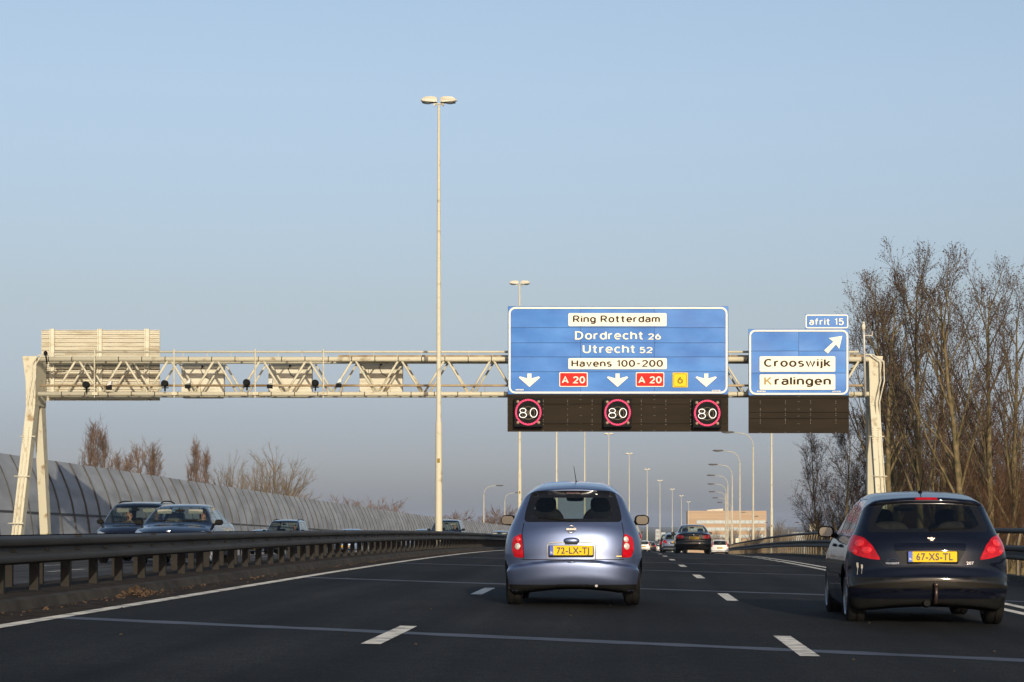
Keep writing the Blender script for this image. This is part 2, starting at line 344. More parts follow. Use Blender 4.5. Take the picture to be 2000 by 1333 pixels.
M['shirt_brown'] = mat('olive_jumper', (0.12, 0.10, 0.07), 0.9, var=0.2, vscale=12)
M['bark'] = mat('poplar_bark', (0.15, 0.112, 0.058), 0.95, spec=0.1, var=0.4, vscale=3, col2=(0.075, 0.066, 0.03))
M['twig'] = mat('winter_twigs', (0.105, 0.075, 0.048), 0.9, spec=0.15, var=0.3, vscale=0.8)
M['bud'] = mat('catkins', (0.085, 0.045, 0.032), 0.85, spec=0.15, var=0.4, vscale=2)
M['twig_dark'] = mat('thicket_twigs', (0.095, 0.053, 0.027), 0.9, spec=0.1, var=0.4, vscale=0.6)
M['twig_pale'] = mat('pale_twigs', (0.17, 0.132, 0.088), 0.9, spec=0.1, var=0.25, vscale=0.5)
M['twig_rust'] = mat('rust_brown_twigs', (0.165, 0.105, 0.066), 0.9, spec=0.1, var=0.35, vscale=0.5)
M['panel'] = mat('noise_wall_panel', (0.345, 0.355, 0.365), 0.75, spec=0.2, var=0.24, vscale=0.6, stretch=(1, 0.5, 1.6), detail=8)
M['rib'] = mat('noise_wall_rib', (0.06, 0.059, 0.057), 0.7, var=0.2)
M['brick'] = mat('tan_brick', (0.42, 0.285, 0.17), 0.9, spec=0.1, var=0.12, vscale=0.5, stretch=(0.05, 0.05, 3))
M['band_glass'] = mat('office_glass', (0.40, 0.45, 0.44), 0.3, spec=0.6, var=0.15, vscale=0.5)
M['far_block'] = mat('far_concrete', (0.34, 0.33, 0.32), 0.9, var=0.1)

# ------------------------------------------------------------------ the road's line
CD = np.array([-400, 60, 90, 136, 193, 250, 307, 364, 421, 478, 535, 592, 649, 760.])
CV = np.array([0, 0, 0.02, 0.25, 0.85, 2.2, 4.55, 7.7, 11.3, 14.9, 18.8, 22.6, 26.4, 33.8])
def cx(D):
    i = int(np.clip(np.searchsorted(CD, D) - 1, 0, len(CD) - 2))
    def sl(k):
        if k <= 0: return 0.0
        if k >= len(CD) - 1: return (CV[-1] - CV[-2]) / (CD[-1] - CD[-2])
        return (CV[k + 1] - CV[k - 1]) / (CD[k + 1] - CD[k - 1])
    h = CD[i + 1] - CD[i]; t = min(1.5, max(0, (D - CD[i]) / h)); a, b = sl(i) * h, sl(i + 1) * h
    return float((2 * t**3 - 3 * t**2 + 1) * CV[i] + (t**3 - 2 * t**2 + t) * a + (-2 * t**3 + 3 * t**2) * CV[i + 1] + (t**3 - t**2) * b)
def z0(D):
    D = min(D, 680)
    if D < 35: return 0.0
    if D < 116: return -7.7e-5 * (D - 35) ** 2
    if D < 370: return -0.505 - 0.0131 * (D - 116)
    return -0.505 - 0.0131 * 254 - 0.0175 * (D - 370)
def zr(L, D):
    e = 0.021 + 0.014 * smooth(85, 180, D)
    if L >= -7: return z0(D) - e * min(L, 13)
    return z0(D) + e * 7 + 0.025 * (max(L, -30) + 7)
def RP(L, D, dz=0.0): return Vector((L + cx(D), D, zr(L, D) + dz))
def heading(D): return -atan2(cx(D + 2) - cx(D - 2), 4.0)   # rotation about z that follows the road

DS = list(np.arange(-60, 60, 3.0)) + list(np.arange(60, 200, 2.5)) + list(np.arange(200, 681, 6.0))
def strip(name, Ls, mname, Ds=DS, dz=0.0, kind='structure'):
    mb = MB(); k = len(Ls)
    vs = [RP(L, D, dz) for D in Ds for L in Ls]
    mb.add(vs, [(i * k + j, i * k + j + 1, (i + 1) * k + j + 1, (i + 1) * k + j) for i in range(len(Ds) - 1) for j in range(k - 1)])
    o = mb.build(name, M[mname], fix=False, smooth_=True); tag(o, kind=kind); return o

def terrain():
    Ls = [-4000, -1500, -700, -350, -160, -90, -60, -45, -36, -31, -29, -18, -8, 0, 8.6, 10, 13, 17, 24, 40, 80, 160, 350, 700, 1500, 4000]
    Ds = [-300, -60, 0, 30, 60, 80, 100, 120, 150, 180, 220, 260, 300, 350, 400, 450, 500, 560, 620, 700, 800, 1000, 1400, 2200, 4000, 8000]
    mb = MB(); vs = []
    for D in Ds:
        for L in Ls:
            d = max(-29.5 - L, L - 9.5, 0); drop = 0.5 + 2.2 * smooth(0, 8, d)
            z = (zr(max(-29, min(9, L)), D) if D < 690 else z0(690)) - drop
            if D >= 700: z = z0(690) - 1.5
            vs.append((L + (cx(D) if D < 760 else cx(760)), D, z))
    k = len(Ls)
    mb.add(vs, [(i * k + j, i * k + j + 1, (i + 1) * k + j + 1, (i + 1) * k + j) for i in range(len(Ds) - 1) for j in range(k - 1)])
    tag(mb.build('ground', M['grass'], fix=False, smooth_=True), kind='structure')
def ground_z(x, D):
    L = x - cx(min(D, 760)); d = max(-29.5 - L, L - 9.5, 0)
    if D >= 700: return z0(690) - 1.5
    return zr(max(-29, min(9, L)), D) - 0.5 - 2.2 * smooth(0, 8, d)
terrain()
strip('road', [-6.1, -4, -2, 0, 2, 4, 6, 8.6], 'asphalt')
strip('opposite_road', [-25.5, -22, -18, -14, -11, -7.95], 'asphalt_old')
def verge():                                            # kerbed strip between the carriageways
    mb = MB(); prof = [(-7.95, -0.01), (-7.93, 0.10), (-7.85, 0.115), (-7.0, 0.13), (-6.32, 0.115), (-6.22, 0.10), (-6.17, -0.01)]
    k = len(prof); vs = [RP(L, D, dz) for D in DS for L, dz in prof]
    mb.add(vs, [])
    for i in range(len(DS) - 1):
        for j in range(k - 1):
            mb.f.append((i * k + j, i * k + j + 1, (i + 1) * k + j + 1, (i + 1) * k + j)); mb.m.append(0 if j in (0, 1, 4, 5) else 1)
    tag(mb.build('median_strip', [M['kerb'], M['dirt']], fix=False), kind='structure')
verge()
strip('dirt_shoulder', [-6.17, -5.95, -5.72, -5.58], 'dirt', Ds=[d for d in DS if d < 220], dz=0.004)
# painted markings and sealed joints lie on the road as sheets
def line(L, w, D0, D1, name='edge_line', step=2.0, dz=0.006):
    Ds = list(np.arange(D0, D1, step)) + [D1]
    return strip(name, [L - w / 2, L + w / 2], 'white_paint', Ds=Ds, dz=dz)
line(-5.46, 0.17, -20, 400)
line(4.93, 0.16, -20, 66); line(5.33, 0.16, -20, 88)
line(-8.35, 0.16, 0, 300)
def dashes():
    mb = MB()
    for L, ph in ((-2.05, 17.05), (1.45, 16.65), (-12.0, 20), (-15.5, 20)):
        D = ph - 36
        while D < 330:
            n = 3
            for i in range(n):
                a, b = D + 3.0 * i / n, D + 3.0 * (i + 1) / n
                mb.poly([RP(L - .08, a, .006), RP(L + .08, a, .006), RP(L + .08, b, .006), RP(L - .08, b, .006)])
            D += 12
    D = 66.6
    while D < 150:                                      # short blocks where the exit lane splits off
        mb.poly([RP(4.80, D, .006), RP(5.06, D, .006), RP(5.06, D + 1.6, .006), RP(4.80, D + 1.6, .006)]); D += 3.2
    tag(mb.build('lane_markings', M['white_paint'], fix=False), kind='structure')
dashes()
def joints():
    mb = MB(); rnd = random.Random(4)
    for D0 in (4.0, 18.05, 33.4, 47.6, 59.5, 73.5, 88):
        Ls = np.arange(-5.55, 8.5, 0.25); w = 0.22
        prev = None
        for L in Ls:
            D = D0 - 0.42 * L + rnd.uniform(-.01, .01); ww = w * rnd.uniform(.75, 1.15)
            cur = (RP(L, D - ww, .003), RP(L, D + ww, .003))
            if prev: mb.poly([prev[0], cur[0], cur[1], prev[1]])
            prev = cur
    tag(mb.build('road_joints', M['joint'], fix=False), kind='structure')
joints()

# ------------------------------------------------------------------ guard rails
WBEAM = [(0.0, .435), (.035, .44), (.075, .465), (.083, .50), (.07, .535), (.022, .565), (.022, .615), (.07, .645), (.083, .68), (.075, .715), (.035, .74), (0.0, .745)]
def sweep(mb, prof, Lf, Ds, side, mi=0, dz=0.0):
    k = len(prof); vs = [RP(Lf(D) + side * t, D, z + dz) for D in Ds for t, z in prof]
    o = len(mb.v); mb.v.extend(tuple(p) for p in vs)
    for i in range(len(Ds) - 1):
        for j in range(k - 1):
            mb.f.append((o + i * k + j, o + i * k + j + 1, o + (i + 1) * k + j + 1, o + (i + 1) * k + j)); mb.m.append(mi)
def closed(prof): return prof + [(t - .012, z) for t, z in reversed(prof)] + [prof[0]]
def guard_rail(label, L, side, D0, D1, post_step=1.333, tall=False, dz=0.0):
    t = thing('guard_rail', label, 'guard rail', RP(L, D0), 0, 'steel guard rails along the carriageways')
    off = t.location.copy()
    Lf = L if callable(L) else (lambda D: L)
    Ds = [d for d in np.arange(D0, D1, 1.333 if D1 < 100 else 2.0)]
    mb = MB(); sweep(mb, closed(WBEAM), Lf, Ds, side, dz=dz)
    D = D0 + 2
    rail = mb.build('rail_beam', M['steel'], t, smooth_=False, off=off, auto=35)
    b2 = MB()
    while D < min(D1, 120):                             # splice bolts in the valley and on top of the beam
        for q in (-.05, .05):
            b2.tube([RP(Lf(D) + side * .024, D + q, .59 + dz), RP(Lf(D) + side * .045, D + q, .59 + dz)], .016, 6)
        if int(D / 4) != int((D - 1.333) / 4):
            for q in (-.16, -.05, .07):
                b2.box(*sum(([a - .012, a + .012] for a in RP(Lf(D) + side * .05, D + q, .735 + dz)), []))
        D += 1.333
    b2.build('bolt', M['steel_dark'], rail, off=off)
    n = 0; rest = MB(); D = D0 + 0.7
    proto = None
    pm = MB(); top = .72 + dz
    # a post: channel section, foot plate and spacer bracket to the beam
    pm.box(-.05, .05, -.004, .004, 0.0, top); pm.box(-.05, -.043, 0, .06, 0, top); pm.box(.043, .05, 0, .06, 0, top)
    pm.box(-.10, .10, -.08, .14, 0, .015)
    pm.box(min(0, side * .12), max(0, side * .12), -.03, .05, .53 + dz, .66 + dz)
    if tall:
        pm.slab([(-.035, -.10, .70), (-.035, .16, .70), (-.035, .26, 1.02), (-.035, .17, 1.02)], (.07, 0, 0))
    base = dz if not tall else 0
    while D < D1:
        p = RP(Lf(D) - side * .13, D, (.12 if dz else 0)) - off
        if n < 100:
            if proto is None:
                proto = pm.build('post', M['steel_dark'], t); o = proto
            else:
                o = proto.copy(); COL.objects.link(o); o.parent = t
            o.location = p; o.rotation_euler = (0, 0, heading(D))
        else:
            rest.add([(a + p.x + off.x, b + p.y + off.y, c + p.z + off.z) for a, b, c in pm.v], pm.f)
        n += 1; D += post_step
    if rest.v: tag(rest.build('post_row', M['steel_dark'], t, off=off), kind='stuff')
    if tall:
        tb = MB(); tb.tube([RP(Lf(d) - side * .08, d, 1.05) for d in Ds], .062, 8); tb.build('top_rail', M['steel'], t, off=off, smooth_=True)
    return t
guard_rail('steel median guard rail on the kerb beside the white edge line, facing the camera lanes', -6.58, 1, 6, 330, dz=0.0)
guard_rail('steel median guard rail on the far side of the median, facing the oncoming lanes', -7.52, -1, 10, 300)
guard_rail('low steel guard rail in front of the curved grey noise barrier', -22.2, 1, 60, 300, post_step=2.666)
BD = [0, 100, 127, 183, 215, 250, 300, 420]; BL = [8.2, 8.2, 8.2, 8.8, 9.4, 9.8, 9.9, 9.9]
def exit_rail():
    Lf = lambda D: float(np.interp(D, BD, BL))
    t = thing('guard_rail', 'double height guard rail with tubular top rail along the exit lane, before the bare trees', 'guard rail', RP(8.2, 8), 0, 'steel guard rails along the carriageways')
    off = t.location.copy(); Ds = list(np.arange(8, 330, 2.0))
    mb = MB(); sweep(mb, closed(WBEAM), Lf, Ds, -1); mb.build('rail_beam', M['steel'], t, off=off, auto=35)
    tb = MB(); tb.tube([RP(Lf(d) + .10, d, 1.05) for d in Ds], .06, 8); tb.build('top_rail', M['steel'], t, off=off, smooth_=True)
    kb = MB(); sweep(kb, [(-.35, 0), (-.35, .10), (.12, .12), (.16, 0)], Lf, Ds, -1); kb.build('base_kerb', M['kerb'], t, off=off)
    pm = MB(); pm.box(-.025, .025, -.05, .05, 0, .74); pm.box(-.11, .0, -.03, .03, .53, .66)
    pm.slab([(-.05, -.05, .60), (-.005, -.05, .60), (.075, -.05, 1.0), (.03, -.05, 1.0)], (0, .10, 0))
    n = 0; D = 9.0; proto = None; rest = MB()
    while D < 300:
        p = RP(Lf(D) + .12, D) - off
        if True:
            if n < 100:
                if proto is None: proto = pm.build('post', M['bracket'], t); o = proto
                else: o = proto.copy(); COL.objects.link(o); o.parent = t
                o.location = p; o.rotation_euler = (0, 0, heading(D))
            else: rest.add([(a + p.x + off.x, b + p.y + off.y, c + p.z + off.z) for a, b, c in pm.v], pm.f)
        n += 1; D += 1.333
    tag(rest.build('post_row', M['bracket'], t, off=off), kind='stuff')
exit_rail()

# ------------------------------------------------------------------ noise barrier
def noise_wall():
    t = thing('noise_barrier', 'long curved grey panel noise barrier behind the oncoming lanes', 'noise barrier', RP(-27, 60))
    off = t.location.copy()
    prof = [(.62, -.6), (.58, .3), (.52, 1.1), (.42, 1.9), (.28, 2.7), (.08, 3.4), (-.20, 4.1), (-.52, 4.75)]
    Ds = list(np.arange(52, 670, 2.5)); k = len(prof)
    mb = MB(); rb = MB(); rnd = random.Random(2)
    for a in Ds:
        b = a + 2.44; j = rnd.uniform(-.02, .02)
        vs = [RP(-27 + t_ + j, D, z) for D in (a, b) for t_, z in prof] + [RP(-27.1 + t_ + j, D, z) for D in (a, b) for t_, z in prof]
        fs = [(i, i + 1, k + i + 1, k + i) for i in range(k - 1)] + [(2 * k + i, 3 * k + i, 3 * k + i + 1, 2 * k + i + 1) for i in range(k - 1)]
        fs += [(k - 1, 3 * k - 1, 4 * k - 1, 2 * k - 1)]
        mb.add(vs, fs, 0)
        q = a - .03
        rv = [RP(-27 + t_ + .07, q + d, z) for d in (-.035, .035) for t_, z in prof] + [RP(-27 + t_ - .1, q + d, z) for d in (-.035, .035) for t_, z in prof]
        rb.add(rv, [(i, i + 1, k + i + 1, k + i) for i in range(k - 1)] + [(i, 2 * k + i, 2 * k + i + 1, i + 1) for i in range(k - 1)] +
               [(k + i, k + i + 1, 3 * k + i + 1, 3 * k + i) for i in range(k - 1)] + [(k - 1, 2 * k - 1, 4 * k - 1, 3 * k - 1)], 0)
    sweep(rb, [(.40, 2.10), (.43, 2.10), (.42, 2.19), (.38, 2.19)], lambda D: -27.0, Ds, 1)
    mb.build('wall_panels', M['panel'], t, off=off, fix=False); rb.build('rib', M['rib'], t, off=off, fix=False)
noise_wall()

# ------------------------------------------------------------------ lamp masts
def tall_mast():
    t = thing('lamp_mast', 'x', 'street lamp', (0, 0, 0), 0, 'twin-headed lamp masts along the median')
    mb = MB(); mb.tube([(0, 0, -.6), (0, 0, 2.0), (0, 0, 4.55), (0, 0, 4.72), (0, 0, 4.75), (0, 0, 11), (0, 0, 16.55)], [.135, .13, .118, .112, .092, .072, .047], 14, cap=True)
    mb.tube([(0, 0, 2.35), (0, 0, 2.40)], .132, 14); mb.tube([(0, 0, 12.6), (0, 0, 12.64)], .075, 12)
    mb.tube([(0, 0, 9.0), (0, 0, 9.04)], .085, 12)
    mb.build('pole', M['cream'], t, smooth_=False, auto=40)
    nb = MB(); nb.box(-.05, .05, -.129, -.118, 3.2, 3.36); nb.build('number_plate', M['sign_olive'], t)
    for s in (-1, 1):
        hb = MB()
        def sec(x, w, zt_, zb_): return [(s * x, -w, zb_), (s * x, w, zb_), (s * x, w * .72, zt_), (s * x, -w * .72, zt_)]
        st = [sec(.06, .10, 16.83, 16.66), sec(.14, .14, 16.87, 16.66), sec(.28, .16, 16.88, 16.67), sec(.50, .15, 16.87, 16.69), sec(.62, .12, 16.80, 16.72), sec(.68, .07, 16.75, 16.725)]
        for i in range(len(st) - 1):
            hb.add(st[i] + st[i + 1], [(j, (j + 1) % 4, 4 + (j + 1) % 4, 4 + j) for j in range(4)])
        hb.poly(st[0]); hb.poly(st[-1])
        h_ = hb.build('lamp_head', M['cream2'], t, auto=50)
        gb = MB(); gb.ell((s * .42, 0, 16.685), (.21, .12, .085), 14, 8); gb.build('lamp_bowl', M['lamp_glass'], h_, smooth_=True)
        rb_ = MB(); rb_.box(min(s * .08, s * .62), max(s * .08, s * .62), -.135, .135, 16.655, 16.672); rb_.build('lamp_rim', M['lamp_head'], h_)
        ab = MB(); ab.tube([(0, 0, 16.60), (s * .17, 0, 16.62)], .03, 8); ab.slab([(s * .10, -.05, 16.63), (s * .19, -.05, 16.63), (s * .19, -.05, 16.55), (s * .15, -.05, 16.52)], (0, .1, 0))
        ab.build('bracket', M['cream'], t)
    return t
ORD = ['nearest', 'second', 'third', 'fourth', 'fifth', 'sixth', 'seventh', 'eighth', 'ninth', 'tenth', 'eleventh', 'twelfth']
mast = tall_mast()
tops = [(857, 190), (1015, 549), (1087, 702), (1142, 789), (1189, 846), (1229, 885), (1264, 916), (1289, 938), (1313, 955), (1331, 968), (1345, 980)]
for i, (px, py) in enumerate(tops):
    D = 79.2 + 57 * i; p = PX(px, py, D)
    o = mast if i == 0 else copy_tree(mast)
    o.location = (p.x, D, p.z - 16.87)
    o['label'] = 'tall cream twin-headed lamp mast standing in front of the gantry truss' if i == 0 else \
        f'{ORD[i]} twin-headed lamp mast of the median row, counted away from the gantry mast' if i > 1 else 'twin-headed lamp mast whose top rises just above the big blue sign'
def big_pole():
    p = PX(1507, 1060, 175); z = ground_z(p.x, 175)
    t = copy_tree(mast); t.location = (p.x, 175, z); t['label'] = 'thick lamp mast right of the exit lane, its top behind the exit sign'; t['group'] = 'lamp masts right of the road'
big_pole()
def arm_lamp(Hh):
    t = thing('arm_lamp', 'x', 'street lamp', (0, 0, 0), 0, 'curved single-arm street lamps')
    mb = MB(); mb.tube([(0, 0, 0), (0, 0, 2.6), (0, 0, 2.7), (0, 0, Hh - 1.4)], [.14, .13, .10, .075], 10); mb.build('pole', M['post_tan'], t, smooth_=True)
    ab = MB(); pts = []
    for i in range(8):
        a = pi / 2 * i / 7; pts.append((-1.1 * (1 - cos(a)), 0, Hh - 1.4 + 1.3 * sin(a)))
    pts.append((-1.9, 0, Hh + 0.02)); ab.tube(pts, .040, 8); ab.build('arm', M['post_tan'], t, smooth_=True)
    hb = MB(); hb.ell((-2.45, 0, Hh + .03), (.62, .15, .10), 16, 8, e=.7); h = hb.build('lamp_head', M['lamp_head'], t, smooth_=True)
    gb = MB(); gb.ell((-2.55, 0, Hh - .03), (.36, .12, .08), 12, 6); gb.build('lamp_bowl', M['lamp_glass'], h, smooth_=True)
    return t
al = arm_lamp(12.0)
arms = [(1471, 845), (1445, 881), (1430, 908), (1421.5, 929), (1418, 946), (1417, 961), (1421, 973), (1428, 982), (1470, 1001), (1494, 1009), (1512, 1021), (1540, 1032)]
ADs = [205, 238, 272, 307, 345, 385, 425, 462, 560, 600, 650, 700]
for i, ((px, py), D) in enumerate(zip(arms, ADs)):
    o = al if i == 0 else copy_tree(al)
    p = PX(px, py, D); o.location = (p.x, D, p.z - 12.0)
    o['label'] = f'{ORD[i]} curved-arm street lamp of the row right of the road, counted from the camera' if i else 'nearest curved-arm street lamp right of the road, head between the two signs'
for i, (px, py, D) in enumerate([(945, 949, 330), (986, 963, 385)]):
    o = copy_tree(al); p = PX(px, py, D); o.location = (p.x, D, p.z - 12.0); o.rotation_euler = (0, 0, pi)
    o['label'] = ['curved-arm street lamp before the noise barrier, left of the blue hatchback', 'curved-arm street lamp close behind the left door mirror of the blue hatchback'][i]
def twin_arm():
    D = 520; p = PX(1571, 1021, D); z = ground_z(p.x, D); hh = p.z - z
    t = thing('street_lamp', 'small double-arm street lamp beside the white and green board', 'street lamp', (p.x, D, z))
    mb = MB(); mb.tube([(0, 0, 0), (0, 0, hh - .4)], [.13, .08], 8); mb.build('pole', M['galv'], t, smooth_=True)
    for s in (-1, 1):
        a = MB(); a.tube([(0, 0, hh - .45), (s * 1.0, 0, hh - .15), (s * 1.3, 0, hh)], .05, 6); a.build('arm', M['galv'], t, smooth_=True)
        h = MB(); h.ell((s * 1.75, 0, hh), (.6, .2, .12), 12, 6, e=.7); h.build('lamp_head', M['lamp_head'], t, smooth_=True)
twin_arm()
def small_boards():
    for px0, px1, py0, py1, D, lab in ((1581, 1602, 1023, 1036, 330, 'small white and green board by the bare trees above the exit rail'),
                                      (1437, 1446, 1052, 1060, 260, 'tiny white and green board at the foot of the lamp row')):
        a, b = PX(px0, py1, D), PX(px1, py0, D); z = ground_z(a.x, D)
        t = thing('route_board', lab, 'sign', ((a.x + b.x) / 2, D, z))
        off = t.location.copy(); mb = MB(); mb.box(a.x, b.x, D, D + .06, a.z, b.z); mb.build('panel', M['sign_white'], t, off=off)
        g = MB(); g.box(a.x + (b.x - a.x) * .58, b.x - .05, D - .012, D, a.z + (b.z - a.z) * .12, b.z - .06); g.build('green_field', mat('pale_green', (.25, .55, .42), .5), t, off=off)
        q = MB(); rnd = random.Random(3)
        for r_ in range(3):
            zz = b.z - (b.z - a.z) * (.25 + .25 * r_)
            q.box(a.x + .1, a.x + (b.x - a.x) * rnd.uniform(.35, .52), D - .01, D, zz - .05, zz + .05)
        q.build('lettering', M['sign_faded'], t, off=off)
        p = MB()
        for x in (a.x + .3, b.x - .3): p.tube([(x, D + .1, z), (x, D + .1, b.z - .1)], .05, 8)
        p.build('posts', M['galv'], t, off=off)
small_boards()

# ------------------------------------------------------------------ gantry
GD = 82.8
def gantry():
    t = thing('sign_gantry', 'cream tubular lattice gantry spanning both carriageways', 'gantry', (-7, GD, 0))
    off = t.location.copy()
    zt_, zb_ = H + 322 / 50, H + 254 / 50
    x0, x1 = (75 - CX) / 50, (1697 - CX) / 50
    dep = 1.55
    def chord(name, z, D, r): mb = MB(); mb.tube([(x0, D, z), ((x0 + x1) / 2, D, z), (x1, D, z)], r, 14); return mb.build(name, M['cream'], t, off=off, smooth_=True)
    chord('top_chord', zt_, GD, .10); chord('top_chord', zt_ + .02, GD + dep, .085)
    chord('bottom_chord', zb_, GD, .088); chord('bottom_chord', zb_ + .03, GD + dep, .08)
    cl = MB()                                           # clamp bands round the chords
    x = x0 + .4
    while x < x1:
        cl.tube([(x, GD, zt_), (x + .03, GD, zt_)], .106, 14); cl.tube([(x + .5, GD, zb_), (x + .53, GD, zb_)], .094, 14); x += .91
    cl.build('clamp_band', M['steel_dark'], t, off=off)
    hw = (331 - CX) / 50
    p = 1.80; lefts = []
    for face, D, r in (('front', GD, .044), ('rear', GD + dep, .04)):
        a = hw - 3 * p
        nodes = []
        k = -3
        while True:
            xt = hw + k * p
            if xt > x1 + .2: break
            for q in (xt - p / 2, xt + p / 2):
                if x0 < q < x1 and x0 < xt < x1:
                    mb = MB(); mb.tube([(xt + (.06 if q > xt else -.06), D, zt_ - .05), (q + (-.06 if q > xt else .06), D, zb_ + .05)], r, 8)
                    mb.build('diagonal', M['cream'], t, off=off, smooth_=True)
            k += 1
    x = x0 + .5                                          # cross ties between the two faces
    while x < x1 - 1:
        for xx, z in ((x, zt_), (x + .9, zb_)):
            cb = MB(); cb.tube([(xx, GD, z), (xx, GD + dep, z + .02)], .03, 6); cb.build('cross_tie', M['cream'], t, off=off, smooth_=True)
        x += p
    wk = MB(); wk.box((655 - CX) / 50, x1, GD + .75, GD + 1.35, zt_ + .10, zt_ + .22); wk.build('cable_tray', M['rusty'], t, off=off)
    hr = MB(); hr.tube([(x0 + .6, GD + .05, H + 336.5 / 50), (x1 - .4, GD + .05, H + 336.5 / 50)], .045, 10)
    x = x0 + 1.0
    while x < x1 - .5: hr.tube([(x, GD + .05, zt_), (x, GD + .05, H + 336.5 / 50)], .012, 6); x += .93
    hr.build('handrail', M['cream'], t, off=off, smooth_=True)
    cd = MB(); cd.tube([(x0 + .1, GD - .16, H + 270 / 50), (x1 - .2, GD - .16, H + 270 / 50)], .045, 8)
    x = x0 + .8
    while x < x1: cd.tube([(x, GD - .16, H + 270 / 50), (x, GD - .02, zb_)], .012, 6); x += 1.85
    cd.build('conduit', M['rusty'], t, off=off, smooth_=True)
    for px in (187, 342, 500, 633):
        v = MB(); X = (px - CX) / 50; v.tube([(X, GD - .2, zb_ - .15), (X, GD - .2, H + 341 / 50)], .026, 8)
        v.box(X - .08, X + .14, GD - .28, GD - .05, zb_ - .06, zb_ + .06); v.build('upright', M['cream'], t, off=off, smooth_=False)
    # legs: a head plate and two splayed box legs on each side
    def loft(mb, secs):
        for i in range(len(secs) - 1):
            mb.add(secs[i] + secs[i + 1], [(j, (j + 1) % 4, 4 + (j + 1) % 4, 4 + j) for j in range(4)])
        mb.poly(secs[0]); mb.poly(secs[-1])
    def rect(x, D, z, w, d): return [(x - w / 2, D - d / 2, z), (x + w / 2, D - d / 2, z), (x + w / 2, D + d / 2, z), (x - w / 2, D + d / 2, z)]
    for sgn, xc in ((-1, -23.24), (1, 9.72)):
        hb = MB(); loft(hb, [rect(xc, GD + .75, 5.65, .37, 1.6), rect(xc, GD + .72, 6.6, .40, 1.5), rect(xc + sgn * .05, GD + .70, H + 323 / 50 + .1, .56, 1.45)])
        hb.build('leg_head', M['cream'], t, off=off, bevel=.02)
        gz = -.6
        for d0, d1, w in ((GD - 1.55, GD + .28, .37), (GD + 3.05, GD + 1.25, .33)):
            lb = MB(); loft(lb, [rect(xc + sgn * .20, d0, gz, w, .45), rect(xc, d1, 5.66, w - .02, .62)])
            lb.build('leg', M['cream'], t, off=off, bevel=.015)
            fb = MB(); fb.box(xc + sgn * .2 - .45, xc + sgn * .2 + .45, d0 - .4, d0 + .4, gz - .3, gz + .35); fb.build('footing', M['kerb'], t, off=off)
        cb = MB()
        for q in (-.06, .08):
            X = xc + q + (.1 if sgn > 0 else 0)
            up_ = [(X + .18, GD - .20, 6.6), (X + .16, GD - .18, 7.35), (X - .25, GD - .12, 7.62), (X - 1.0, GD + .1, 7.66)] if sgn > 0 else [(X + .06, GD - .16, 6.2), (X + .15, GD - .14, 6.75), (X + .16, GD - .14, 7.25), (X + .38, GD - .10, 7.60), (X + 1.2, GD + .02, 7.66)]
            cb.tube([(X + sgn * .20, GD - 1.80, -.2), (X + sgn * .02, GD - .12, 5.2), (X, GD - .16, 5.8)] + up_, .026, 8)
        for f_ in (.2, .55, .85):
            z = f_ * 5.2; cb.bar((xc - .3 + sgn * .2 * (1 - f_), GD - 1.83 + f_ * 1.72, z), (xc + .3 + sgn * .2 * (1 - f_), GD - 1.83 + f_ * 1.72, z), .05, .04)
        cb.build('cable_pipes', M['cream2'], t, off=off, smooth_=True)
    bt = MB()
    for sgn, xc in ((-1, -23.32), (1, 9.72)):
        for i in range(7):
            for q in (-.10, .10):
                z = 4.2 + i * .09; dd = GD - 1.55 + (z + .6) / 6.26 * 1.83 - .29
                bt.box(xc + q - .02, xc + q + .02, dd - .03, dd + .02, z - .015, z + .015)
    bt.build('bolt', M['rusty'], t, off=off)
gantry()

SD = 82.0                                               # plane of the sign faces
def SM(D): return lambda u, v: tuple(PX(u, v, D))
def px_slab(mb, poly, D, th, mi=0): mb.slab([PX(u, v, D) for u, v in poly], (0, th, 0), mi)
def px_rect(mb, x0, x1, y0, y1, D, th, mi=0): px_slab(mb, [(x0, y0), (x1, y0), (x1, y1), (x0, y1)], D, th, mi)
def px_border(mb, x0, x1, y0, y1, r, w, D, th=.006):
    o = rrect(x0, x1, y0, y1, r); i = rrect(x0 + w, x1 - w, y0 + w, y1 - w, max(r - w, .5))
    mb.ring([PX(u, v, D) for u, v in o], [PX(u, v, D) for u, v in i], (0, th, 0))
def rivets(mb, cols, rows, D, r=.55):
    for u in cols:
        for v in rows:
            p = PX(u, v, D); mb.ell(p, (r / 50, .012, r / 50), 6, 4)

